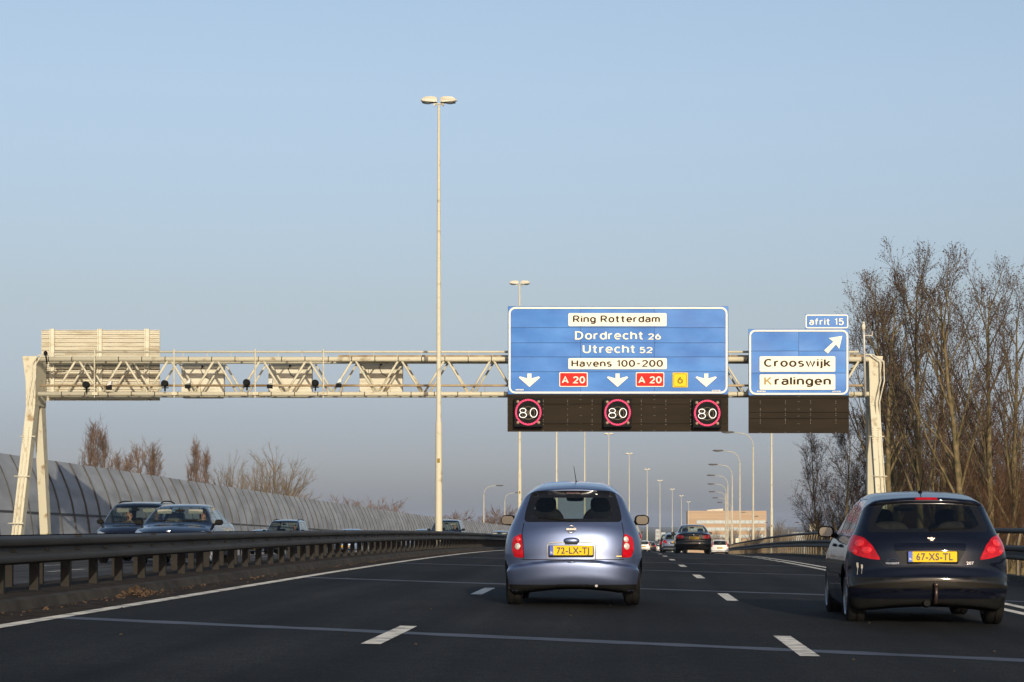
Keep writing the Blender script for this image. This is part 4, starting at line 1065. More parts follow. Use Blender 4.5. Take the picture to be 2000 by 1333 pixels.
def wheel(parent, x, y, r, w, spokes=8, alloy=True):
    key = (round(r, 3), round(w, 3), spokes, alloy)
    if key not in WHEELS:
        mb = MB(); n = 36; prof = [(-w/2, r*.66), (-w/2 - .004, r*.80), (-w/2 + .012, r*.95), (-w/2 + .035, r), (-.012, r), (-.008, r-.012), (.008, r-.012), (.012, r), (w/2 - .035, r), (w/2 - .012, r*.95), (w/2 + .004, r*.80), (w/2, r*.66), (w/2 - .03, r*.64), (-w/2 + .03, r*.64)]
        k = len(prof); vs = [(a, b*cos(2*pi*j/n), b*sin(2*pi*j/n)) for j in range(n) for a, b in prof]
        mb.add(vs, [(j*k+i, j*k+(i+1) % k, ((j+1) % n)*k+(i+1) % k, ((j+1) % n)*k+i) for j in range(n) for i in range(k)])
        rb = MB(); R0 = r * .66
        for s_ in (-1, 1):
            rb.tube([(s_*(w/2-.02), 0, 0), (s_*(w/2+.004), 0, 0)], R0*.22, 14)
            for i in range(spokes):
                a = 2*pi*i/spokes; d = Vector((0, cos(a), sin(a))); rb.bar(Vector((s_*(w/2-.012), 0, 0)) + d*R0*.15, Vector((s_*(w/2-.022), 0, 0)) + d*R0*.97, R0*.2, .02, up=(1, 0, 0))
        vs = []; pr = [(w/2-.005, R0), (w/2+.006, R0*.97), (w/2-.01, R0*.9), (-w/2+.01, R0*.9), (-w/2-.006, R0*.97), (-w/2+.005, R0)]; k = len(pr)
        rb.add([(a, b*cos(2*pi*j/n), b*sin(2*pi*j/n)) for j in range(n) for a, b in pr], [(j*k+i, j*k+i+1, ((j+1) % n)*k+i+1, ((j+1) % n)*k+i) for j in range(n) for i in range(k-1)])
        t = mb.build('wheel', M['rubber'], parent, auto=35); rm = rb.build('rim', M['alloy'] if alloy else M['galv'], t, auto=35)
        dk = MB(); dk.tube([(-.03, 0, 0), (.03, 0, 0)], R0*.88, 20); dk.build('brake_disc', M['black'], t)
        WHEELS[key] = t; o = t
    else:
        src = WHEELS[key]; o = src.copy(); COL.objects.link(o); o.parent = parent
        for c in [c for c in bpy.data.objects if c.parent == src]:
            d = c.copy(); COL.objects.link(d); d.parent = o
    o.location = (x, y, r); return o

def seats(parent, pos, head=True, mat_s='seat', mat_h='seat_dark', dz=0.0):
    for x, y in pos:
        b = MB(); b.ell((x, y + .26, .50 + dz), (.25, .27, .10), 16, 8, e=.5); rot = Matrix.Rotation(RD(14), 3, 'X')
        b.ell((x, y - .07, .80 + dz), (.245, .075, .34), 18, 12, e=.62, rot=rot); o = b.build('seat', M[mat_s], parent, smooth_=True)
        if head: h = MB(); h.ell((x, y - .16, 1.17 + dz), (.135, .06, .105), 16, 10, e=.7); h.build('headrest', M[mat_h], o, smooth_=True)
def steering(parent, x, y, z):
    b = MB(); rot = Matrix.Rotation(RD(-65), 3, 'X')
    b.tube([Vector((x, y, z)) + rot @ Vector((.185*cos(a), .185*sin(a), 0)) for a in np.linspace(0, 2*pi, 25)], .016, 8, cap=False)
    b.tube([(x, y, z), (x, y + .3, z - .1)], .035, 8); b.bar(Vector((x - .18, y, z)), Vector((x + .18, y, z)), .03, .02); b.build('steering_wheel', M['black'], parent, smooth_=True)

SHELLS = {}
PARTMAT = {'window_surround': 'frit', 'rear_window': 'glass', 'windscreen': 'glass', 'side_window': 'glass', 'tail_light': 'tail_red', 'panel_gap': 'gap', 'tailgate_gap': 'gap', 'door_gap': 'gap',
           'underbody': 'black', 'valance': 'black', 'grille': 'black', 'headlight': 'headlamp', 'bumper_strip': 'gloss_black', 'brake_light': 'tail_red', 'plate_recess': 'gap', 'trim_strip': 'black'}
OFFS = {'rear_window': -.003, 'windscreen': -.003, 'side_window': -.003, 'tail_light': .005, 'panel_gap': -.006, 'door_gap': -.006, 'headlight': .004, 'bumper_strip': .004, 'brake_light': .004, 'trim_strip': .004}
def car(spn, name, label, loc, yaw, paint, group=None, over=None, cat='car', extra=None):
    sp = SPECS[spn]
    if spn not in SHELLS: SHELLS[spn] = shell_parts(sp)
    sh, parts = SHELLS[spn]; hy = sp['L'] / 2
    t = thing(name, label, cat, loc, yaw, group); over = over or {}
    for nm, (A, ff, N) in parts.items():
        base = nm.split('|')[0]; m = over.get(base) or PARTMAT.get(base)
        mm = (M[m] if isinstance(m, str) else m) if m else paint
        link_panel(base, A, ff, N, mm, t, OFFS.get(base, 0.0))
    w = sp['width'][1][1]; tw = sp.get('tw', .185)
    for wy in sp['axles']:
        for s in (-1, 1):
            wheel(t, s * (w - tw/2 - sp.get('inset', .035)), wy - hy, sp['wr'], tw, sp.get('spokes', 8))
    for wy in sp['axles']:
        for s in (-1, 1):
            lb = MB(); c = wy - hy; rr = sp['wr'] + .05; n = 12; x0_, x1_ = s*(w-.045), s*(w-.30)
            pts = [(c + rr*cos(a), sp['wr'] + rr*sin(a)) for a in np.linspace(-.25, pi+.25, n)]
            lb.add([(x, y, z) for x in (x0_, x1_) for y, z in pts], [(i, i+1, n+i+1, n+i) for i in range(n-1)])
            lb.poly([(x1_, y, z) for y, z in pts]); lb.build('wheel_arch', M['black'], t)
    # door mirrors
    if 'mirror' in sp:
        my, mz = sp['mirror']; my -= hy
        for s in (-1, 1):
            xx = sh.surf_x(my, mz - .03, s); b = MB(); b.ell((xx + s*.108, my, mz + .02), (.098, .065, .070), 18, 10, e=.75); b.tube([(xx - s*.02, my + .02, mz - .03), (xx + s*.06, my + .01, mz - .01)], [.035, .03], 8)
            o = b.build('door_mirror', over.get('door_mirror') or M['black'], t, smooth_=True)
            g = MB(); g.slab([(xx + s*.115 + a, my - .062, mz + .02 + c) for a, c in rrect(-.079, .073, -.053, .053, .042)], (0, -.008, 0)); g.build('mirror_glass', M['mirror'], o)
    if sp.get('seats'):
        st = sp['seats']; seats(t, [(x, y - hy) for x, y in st['front']], dz=st.get('dz', 0)); seats(t, [(x, y - hy) for x, y in st.get('rear', [])], head=st.get('rear_head', True))
        d = MB(); dy = st['dash'] - hy; d.ell((0, dy, .78), (w - .16, .22, .17), 20, 8, e=.45); d.build('dashboard', M['black'], t, smooth_=True)
        steering(t, -.36, dy - .34, .88)
        r = MB(); r.ell((0, st['dash'] - .25 - hy, st['mz']), (.115, .02, .035), 14, 6, e=.5); r.tube([(0, st['dash'] - .25 - hy, st['mz']), (0, st['dash'] - .2 - hy, st['mz'] + .07)], .012, 6); r.build('rear_view_mirror', M['black'], t, smooth_=True)
    if extra: extra(t, sh, sp, hy, over)
    return t
def plate(t, sh, x, z, w=.52, h=.11, text=None, sgn=-1, tilt=0.0, yoff=.012, yel='plate'):
    y = sh.surf_y(x, z, sgn) + sgn * yoff
    if sgn < 0: y = min(sh.surf_y(x + q * w/2, z + r * h/2, -1) for q in (-1, 0, 1) for r in (-1, 1)) - yoff
    b = MB(); b.slab([(x + a, y, z + c) for a, c in rrect(-w/2, w/2, -h/2, h/2, .008, 2)], (0, -sgn*.012, 0)); p = b.build('number_plate', M[yel], t)
    fr = MB(); fr.ring([(x + a, y + .004, z + c - .006) for a, c in rrect(-w/2-.012, w/2+.012, -h/2-.018, h/2+.010, .01, 2)], [(x + a, y + .004, z + c) for a, c in rrect(-w/2-.0005, w/2+.0005, -h/2-.0005, h/2+.0005, .008, 2)], (0, .012, 0)); fr.build('plate_frame', M['black'], p)
    yy = y + sgn * .003
    bl = MB(); bl.poly([(x - w/2, yy, z - h/2), (x - w/2 + .045, yy, z - h/2), (x - w/2 + .045, yy, z + h/2), (x - w/2, yy, z + h/2)]); bl.build('blue_band', M['plate_blue'], p)
    if text:
        l = MB(); put_text(l, text, x - w/2 + .085, x + w/2 - .045, z - .037, .074, lambda u, v: (u, yy - .001, v), bold=True); l.build('lettering', M['ink'], p, fix=False)
        l = MB(); put_text(l, 'NL', x - w/2 + .010, x - w/2 + .036, z - .035, .022, lambda u, v: (u, yy - .002, v)); l.build('lettering', M['sign_white'], p, fix=False)
    else:
        l = MB()
        for i in range(6):
            u = x - w/2 + .09 + i * .066; l.box(u, u + .042, yy - .002, yy + .001, z - .033, z + .033)
        l.build('lettering', M['ink'], p)
    return y
def paint(name, col, metal=.4, rough=.38, coat=1.0, var=.06): return mat(name, col, rough, metal=metal, spec=.08 if max(col) < .05 else .4, var=var, vscale=2.5, coat=coat, backdark=True, coat_rough=.04)
PAINT = dict(lilac=paint('lilac_blue_metallic', (.150, .187, .300), .85, .40), navy=paint('navy_metallic', (.0042, .0055, .0125), .2, .4, coat=.7), black=paint('black_paint', (.003, .003, .0033), 0, .6),
             silver=paint('silver_blue_metallic', (.30, .34, .40), .7), white=paint('white_paint', (.72, .70, .65), 0, .4), cream=paint('champagne_metallic', (.48, .43, .34), .4), dark=paint('dark_grey_paint', (.012, .0115, .011), .1, .5),
             blue=paint('dark_blue_metallic', (.008, .013, .032), .3, .4), deep=paint('deep_navy_paint', (.005, .006, .015), .1, .5), pale=paint('pale_blue_metallic', (.16, .22, .32), .5))

def glasshouse(L, wdt, zb, zt, pillars, yb0, yb1, yt0, yt1):
    """side windows: outline bottom from yb0 to yb1 at zb, top from yt0 to yt1 at zt, split at the pillars"""
    out = [('side', round_poly([(yb0 - .05, zb - .03), (yb1 + .08, zb - .03), (yt1 + .03, zt + .03), (yt0 - .03, zt + .03)], .06), 'window_surround')]
    cuts_ = [0] + pillars + [1]
    for i in range(len(cuts_) - 1):
        a, b = cuts_[i], cuts_[i+1]; g = .035
        B = lambda f: yb0 + (yb1 - yb0) * f
        T = lambda f: min(max(B(f), yt0), yt1) if 0 < f < 1 else (yt0 if f == 0 else yt1)
        out.append(('side', round_poly([(B(a) + g, zb), (B(b) - g, zb), (T(b) - g * (1 if b < 1 else .3), zt), (T(a) + g * (1 if a > 0 else .3), zt)], .04), 'side_window'))
    return out
def door_lines(z0_, z1_, ys):
    return [('side', [(a, z0_), (a + .010, z0_), (b + .010, z1_), (b, z1_)], 'door_gap') for a, b in ys]
SPECS = {}
SPECS['small_hatch'] = dict(L=3.72, wr=.295, axles=(.60, 3.03), tw=.185, grid=(48, 104, 44), k=.12, br=.36, bf=.45, crown=.15, inset=.02,
    profile=[(.16, .225), (.06, .25), (.012, .34), (0, .44), (.0, .535), (.012, .556), (.066, .566), (.072, .60), (.078, .75), (.10, .88), (.135, .97), (.175, 1.03), (.28, 1.20), (.40, 1.375), (.385, 1.415), (.42, 1.435), (.60, 1.475), (.95, 1.52), (1.4, 1.54),
             (1.8, 1.52), (2.2, 1.44), (2.6, 1.22), (2.95, 1.0), (3.2, .92), (3.5, .80), (3.67, .64), (3.72, .46), (3.68, .27), (3.5, .21), (2.6, .20), (1.4, .20), (.5, .20)],
    width=[(.1, .76), (.40, .832), (.56, .838), (.72, .828), (.86, .803), (.97, .765), (1.06, .722), (1.2, .660), (1.30, .612), (1.40, .55), (1.5, .46), (1.65, .30)],
    plan=[(0, .985), (.1, 1.0), (.3, 1.02), (.6, 1.02), (.8, 1.0), (1, .9)], mirror=(2.36, 1.03),
    seats=dict(front=[(-.36, 1.52), (.34, 1.52)], rear=[], dash=2.55, mz=1.33, dz=.075),
    cuts=[('rear', round_poly([(-.60, 1.022), (.60, 1.022), (.575, 1.17), (.505, 1.405), (-.505, 1.405), (-.575, 1.17)], .06), 'window_surround'),
          ('rear', round_poly([(-.42, 1.063), (.42, 1.063), (.475, 1.12), (.468, 1.19), (.435, 1.29), (.40, 1.318), (-.40, 1.318), (-.435, 1.29), (-.468, 1.19), (-.475, 1.12)], .03), 'rear_window'),
          ('rear', [(-.085, 1.365), (.085, 1.365), (.08, 1.387), (-.08, 1.387)], 'brake_light'),
          ('rear', [(-.598, .585), (-.588, .585), (-.602, .80), (-.612, .88), (-.588, 1.02), (-.597, 1.02), (-.622, .88), (-.612, .80)], 'panel_gap'),
          ('rear', [(.598, .585), (.588, .585), (.602, .80), (.612, .88), (.588, 1.02), (.597, 1.02), (.622, .88), (.612, .80)], 'panel_gap'),
          ('rear', [(-.62, .563), (.62, .563), (.62, .574), (-.62, .574)], 'panel_gap'),
          ('rear2', round_poly([(-.716, .836), (-.625, .882), (-.612, .828), (-.600, .709), (-.592, .590), (-.705, .597), (-.735, .68), (-.735, .77)], .02), 'tail_light'),
          ('rear', [(-.9, .20), (.9, .20), (.9, .268), (-.9, .268)], 'valance'),
          ('front', round_poly([(-.66, 1.03), (.66, 1.03), (.52, 1.43), (-.52, 1.43)], .06), 'windscreen'),
          ('front2', round_poly([(-.70, .62), (-.45, .62), (-.45, .80), (-.66, .84)], .05), 'headlight'),
          ('front', [(-.4, .32), (.4, .32), (.4, .46), (-.4, .46)], 'grille')]
         + glasshouse(3.72, .8, 1.0, 1.40, [.42, .75], .62, 2.75, .78, 2.2) + door_lines(.32, 1.0, [(1.42, 1.42), (2.55, 2.62)]))
SPECS['hatch'] = dict(L=4.03, wr=.312, axles=(.73, 3.27), tw=.20, grid=(48, 108, 42), k=.12, br=.36, bf=.42, crown=.115, inset=.02, spokes=9,
    profile=[(.16, .23), (.07, .255), (.03, .33), (.012, .40), (.0, .415), (-.004, .47), (0, .535), (.022, .552), (.055, .62), (.075, .66), (.085, .76), (.10, .86), (.14, .95), (.20, 1.02), (.32, 1.16), (.455, 1.325), (.44, 1.36), (.46, 1.385), (.62, 1.41), (.95, 1.45), (1.4, 1.475),
             (1.9, 1.455), (2.3, 1.38), (2.75, 1.19), (3.2, .98), (3.5, .89), (3.83, .74), (3.99, .58), (4.03, .44), (3.98, .26), (3.8, .21), (2.8, .20), (1.5, .20), (.5, .20)],
    width=[(.1, .80), (.40, .872), (.60, .880), (.78, .866), (.92, .825), (1.02, .770), (1.12, .728), (1.25, .675), (1.40, .61), (1.6, .52)],
    plan=[(0, .985), (.1, 1.0), (.3, 1.0), (.6, 1.0), (.8, .99), (1, .88)], mirror=(2.62, .99),
    seats=dict(front=[(-.37, 1.75), (.37, 1.75)], rear=[(-.36, .95), (.36, .95)], rear_head=False, dash=2.9, mz=1.29),
    cuts=[('rear', round_poly([(-.655, 1.015), (.655, 1.015), (.64, 1.10), (.545, 1.335), (-.545, 1.335), (-.64, 1.10)], .07), 'window_surround'),
          ('rear', round_poly([(-.47, 1.048), (.47, 1.048), (.56, 1.085), (.55, 1.14), (.47, 1.29), (.43, 1.315), (-.43, 1.315), (-.47, 1.29), (-.55, 1.14), (-.56, 1.085)], .04), 'rear_window'),
          ('rear', [(-.12, 1.365), (.12, 1.365), (.115, 1.388), (-.115, 1.388)], 'brake_light'),
          ('rear2', round_poly([(-.850, .955), (-.785, .985), (-.69, .955), (-.61, .872), (-.525, .715), (-.64, .728), (-.78, .765), (-.845, .815)], .025), 'tail_light'),
          ('rear', [(-.53, .70), (-.50, .655), (-.40, .640), (.40, .640), (.50, .655), (.53, .70), (.522, .704), (.495, .664), (.40, .649), (-.40, .649), (-.495, .664), (-.522, .704)], 'panel_gap'),
          ('rear', [(-.90, .415), (.90, .415), (.90, .53), (-.90, .53)], 'bumper_strip'),
          ('rear', [(-.9, .20), (.9, .20), (.9, .30), (-.9, .30)], 'valance'),
          ('rear', round_poly([(-.375, .815), (.375, .815), (.29, .670), (-.29, .670)], .02), 'plate_recess'),
          ('front', round_poly([(-.70, 1.0), (.70, 1.0), (.56, 1.38), (-.56, 1.38)], .06), 'windscreen'),
          ('front2', round_poly([(-.78, .62), (-.45, .58), (-.42, .70), (-.72, .86)], .05), 'headlight'),
          ('front', [(-.45, .30), (.45, .30), (.5, .52), (-.5, .52)], 'grille')]
         + glasshouse(4.03, .86, 1.0, 1.375, [.36, .66], .70, 2.95, .88, 2.35) + door_lines(.30, 1.0, [(.95, .80), (1.78, 1.82), (2.85, 2.95)]))
SED = [(.12, .24), (.03, .28), (.0, .42), (.0, .60), (.03, .66), (.035, .80), (.05, .95), (.085, 1.035), (.14, 1.05), (.60, 1.10), (.9, 1.20), (1.45, 1.42), (2.0, 1.47), (2.5, 1.455), (2.95, 1.37), (3.4, 1.16), (3.75, 1.0), (4.3, .90), (4.62, .78), (4.78, .60), (4.80, .45), (4.75, .25), (4.55, .2), (3.4, .2), (1.5, .2), (.6, .2)]
SPECS['saloon'] = dict(L=4.80, wr=.325, axles=(1.05, 3.90), tw=.22, grid=(26, 70, 24), k=.11, br=.24, bf=.36, crown=.08, profile=SED,
    width=[(.1, .84), (.40, .905), (.60, .918), (.80, .905), (.95, .86), (1.05, .80), (1.2, .72), (1.42, .60), (1.6, .5)], plan=[(0, .95), (.12, .99), (.3, 1.0), (.7, 1.0), (.85, .985), (1, .86)], mirror=(3.25, 1.0),
    seats=dict(front=[(-.38, 2.0), (.38, 2.0)], rear=[(-.38, 1.25), (.38, 1.25)], dash=3.35, mz=1.30),
    cuts=[('rear', round_poly([(-.64, 1.10), (.64, 1.10), (.50, 1.395), (-.50, 1.395)], .06), 'rear_window'),
          ('rear2', round_poly([(-.86, .80), (-.80, .96), (-.60, .945), (-.46, .90), (-.48, .79), (-.7, .76)], .03), 'tail_light'),
          ('rear', [(-.66, .655), (.66, .655), (.66, .665), (-.66, .665)], 'panel_gap'), ('rear', [(-.9, .2), (.9, .2), (.9, .36), (-.9, .36)], 'valance'),
          ('front', round_poly([(-.72, 1.03), (.72, 1.03), (.57, 1.40), (-.57, 1.40)], .06), 'windscreen'),
          ('front2', round_poly([(-.84, .66), (-.50, .62), (-.48, .74), (-.78, .82)], .04), 'headlight'), ('front', [(-.35, .58), (.35, .58), (.38, .74), (-.38, .74)], 'grille')]
         + glasshouse(4.8, .9, 1.0, 1.385, [.30, .62], .95, 3.45, 1.42, 2.85) + door_lines(.32, 1.0, [(1.35, 1.2), (2.3, 2.32), (3.35, 3.4)]))
SPECS['mpv'] = dict(L=4.62, wr=.325, axles=(.85, 3.70), tw=.21, grid=(26, 66, 26), k=.10, br=.18, bf=.34, crown=.06,
    profile=[(.12, .24), (.02, .30), (0, .45), (0, .60), (.03, .66), (.04, .95), (.07, 1.08), (.22, 1.58), (.30, 1.66), (.8, 1.72), (1.6, 1.74), (2.4, 1.72), (2.85, 1.65), (3.3, 1.38), (3.75, 1.10), (4.2, .99), (4.48, .84), (4.60, .65), (4.62, .45), (4.56, .26), (4.4, .22), (3, .22), (1.4, .22), (.6, .22)],
    width=[(.1, .82), (.40, .90), (.70, .915), (.95, .90), (1.10, .86), (1.3, .80), (1.62, .68), (1.85, .58)], plan=[(0, .97), (.15, 1.0), (.7, 1.0), (.85, .98), (1, .86)], mirror=(3.25, 1.14),
    seats=dict(front=[(-.40, 2.15), (.40, 2.15)], rear=[(-.38, 1.2), (.38, 1.2)], dash=3.3, mz=1.50),
    cuts=[('rear', round_poly([(-.70, 1.08), (.70, 1.08), (.60, 1.58), (-.60, 1.58)], .06), 'rear_window'),
          ('rear2', round_poly([(-.90, .78), (-.74, .78), (-.74, 1.04), (-.86, 1.08)], .03), 'tail_light'), ('rear', [(-.74, .655), (.74, .655), (.74, .665), (-.74, .665)], 'panel_gap'),
          ('front', round_poly([(-.78, 1.13), (.78, 1.13), (.64, 1.655), (-.64, 1.655)], .06), 'windscreen'),
          ('front2', round_poly([(-.84, .68), (-.5, .66), (-.5, .82), (-.78, .90)], .04), 'headlight'), ('front', [(-.42, .66), (.42, .66), (.42, .80), (-.42, .80)], 'grille'), ('front', [(-.5, .3), (.5, .3), (.5, .46), (-.5, .46)], 'valance')]
         + glasshouse(4.62, .9, 1.08, 1.57, [.30, .63], .35, 3.4, .50, 2.8) + door_lines(.34, 1.08, [(1.3, 1.3), (2.3, 2.3), (3.3, 3.35)]))
SPECS['estate'] = dict(L=4.48, wr=.31, axles=(.90, 3.52), tw=.19, grid=(24, 60, 22), k=.10, br=.16, bf=.36, crown=.06,
    profile=[(.10, .25), (.0, .32), (-.01, .44), (0, .54), (.05, .58), (.05, .85), (.09, .98), (.30, 1.38), (.38, 1.43), (.9, 1.47), (1.6, 1.485), (2.3, 1.45), (2.75, 1.35), (3.2, 1.13), (3.5, .97), (4.0, .88), (4.35, .74), (4.46, .58), (4.48, .44), (4.42, .26), (4.2, .22), (3, .2), (1.4, .2), (.5, .2)],
    width=[(.1, .78), (.40, .855), (.60, .865), (.85, .85), (.98, .80), (1.15, .735), (1.4, .64), (1.6, .55)], plan=[(0, .97), (.15, 1.0), (.7, 1.0), (.85, .98), (1, .86)], mirror=(3.05, 1.0),
    seats=dict(front=[(-.37, 2.0), (.37, 2.0)], rear=[(-.37, 1.2), (.37, 1.2)], dash=3.15, mz=1.30),
    cuts=[('rear', round_poly([(-.66, .97), (.66, .97), (.56, 1.385), (-.56, 1.385)], .05), 'rear_window'),
          ('rear2', round_poly([(-.845, .78), (-.72, .78), (-.60, 1.30), (-.69, 1.30)], .02), 'tail_light'), ('rear', [(-.7, .57), (.7, .57), (.7, .58), (-.7, .58)], 'panel_gap'),
          ('rear', [(-.9, .38), (.9, .38), (.9, .43), (-.9, .43)], 'bumper_strip'),
          ('front', round_poly([(-.68, 1.0), (.68, 1.0), (.56, 1.39), (-.56, 1.39)], .05), 'windscreen'), ('front2', round_poly([(-.78, .62), (-.46, .6), (-.46, .74), (-.74, .8)], .03), 'headlight')]
         + glasshouse(4.48, .85, .98, 1.365, [.30, .63], .35, 3.2, .58, 2.65) + door_lines(.32, .98, [(1.3, 1.3), (2.2, 2.2), (3.1, 3.15)]))

# ---- the two near cars with their own fittings
def badge_ring(t, x, y, z):
    b = MB(); b.tube([(x + .043*cos(a), y, z + .043*sin(a)) for a in np.linspace(0, 2*pi, 29)], .0065, 8, cap=False); b.box(x - .06, x + .06, y - .009, y + .003, z - .011, z + .011)
    b.build('badge', M['chrome'], t, smooth_=False)
def hatch_rear(t, sh, sp, hy, over):                    # the lilac-blue hatchback
    px_, pz = -.018, .680
    y = plate(t, sh, px_, pz, .52, .112, '72-LX-TJ')
    b = MB()                                            # bright arch round the plate recess
    pts = [(-.305, .578), (-.305, .745), (-.285, .772), (-.2, .778), (.17, .778), (.255, .772), (.275, .745), (.275, .578)]
    pts3 = [(a, sh.surf_y(a, c, -1) - .006, c) for a, c in pts]; b.tube(pts3, .008, 8); b.build('recess_rim', M['galv'], t, smooth_=True)
    h = MB(); yy = sh.surf_y(-.015, .80, -1); h.ell((-.015, yy + .005, .795), (.10, .04, .042), 20, 10, e=.85); hh = h.build('handle', over['paint'], t, smooth_=True)
    hb = MB(); hb.box(-.09, .06, yy - .034, yy + .01, .757, .772); hb.box(-.055, -.035, yy - .04, yy - .03, .758, .768); hb.box(.02, .04, yy - .04, yy - .03, .758, .768); hb.build('handle_grip', M['gap'], hh)
    badge_ring(t, -.018, sh.surf_y(-.018, .885, -1) - .012, .936)
    for s in (-1, 1):                                   # round bowls inside each lamp
        for x_, z_, r_, m_ in ((-.662 if s < 0 else .640, .812, .036, 'tail_pink' if s < 0 else 'tail_clear'), (-.665 if s < 0 else .648, .728, .040, 'tail_clear')):
            yv = sh.surf_y(x_, z_, -1); nn = Vector(sh.normal(np.array([[x_, yv, z_]]))[0]); u = nn.cross(Vector((0, 0, 1))).normalized(); w = u.cross(nn)
            c = Vector((x_, yv, z_)) + nn * .010
            q = MB(); q.add([c + (u * cos(a) + w * sin(a)) * r_ * k + nn * d for k, d in ((1, 0), (.8, .008), (.02, .012)) for a in np.linspace(0, 2*pi, 25)[:-1]], [(i*24+j, i*24+(j+1) % 24, (i+1)*24+(j+1) % 24, (i+1)*24+j) for i in range(2) for j in range(24)])
            lamp = [c_ for c_ in t.children if c_.name.startswith('tail_light')][0 if s < 0 else 1]
            q.build('lens', M[m_], lamp, smooth_=True)
    q = MB(); q.tube([(-.36, -hy + .10, .255), (-.36, -hy + .36, .26)], .036, 14, cap=False); q.tube([(-.36, -hy + .12, .255), (-.36, -hy + .34, .26)], .03, 12); q.build('exhaust', mat('brassy_pipe', (.55, .36, .12), .3, metal=.9), t, smooth_=True)
    q = MB(); q.tube([(.285, -hy + .05, .255), (.285, -hy + .2, .265)], .017, 10); q.build('tow_eye', M['alloy'], t)
    a = MB(); zt_ = 1.52; a.tube([(.03, -hy + 1.15, zt_), (.0, -hy + .98, zt_ + .20)], [.006, .003], 6); a.ell((.03, -hy + 1.16, zt_ + .005), (.022, .03, .016), 10, 6); a.build('antenna', M['black'], t)
    y0_ = sh.surf_y(-.05, 1.045, -1); w = MB()
    w.tube([(-.02, y0_ - .012, 1.04), (-.2, sh.surf_y(-.2, 1.06, -1) - .014, 1.062), (-.42, sh.surf_y(-.42, 1.075, -1) - .014, 1.075)], [.012, .010, .006], 8); w.ell((-.01, y0_ - .01, 1.04), (.03, .018, .02), 10, 6); w.build('wiper', M['black'], t, smooth_=True)
    br = MB(); br.ell((-.018, sh.surf_y(-.018, .545, -1) - .001, .54), (.05, .012, .012), 12, 6); br.build('bumper_dimple', over['paint'], t, smooth_=True)
    bd = MB(); bd.box(.49, .59, sh.surf_y(.54, .61, -1) - .005, sh.surf_y(.54, .61, -1) + .004, .602, .616); bd.build('name_badge', mat('gold_badge', (.55, .42, .16), .3, metal=.7), t)
    for s in (-1, 1):
        d = MB(); d.ell((s * (sh.surf_x(1.3 - hy, .88, 1) + .004), 1.3 - hy, .88), (.012, .08, .018), 10, 6); d.build('door_handle', over['paint'], t, smooth_=True)
    lr = MB(); lr.ell((0, .75 - hy, .80), (.62, .09, .24), 20, 10, e=.5); lr.build('rear_bench', M['seat_dark'], t, smooth_=True)
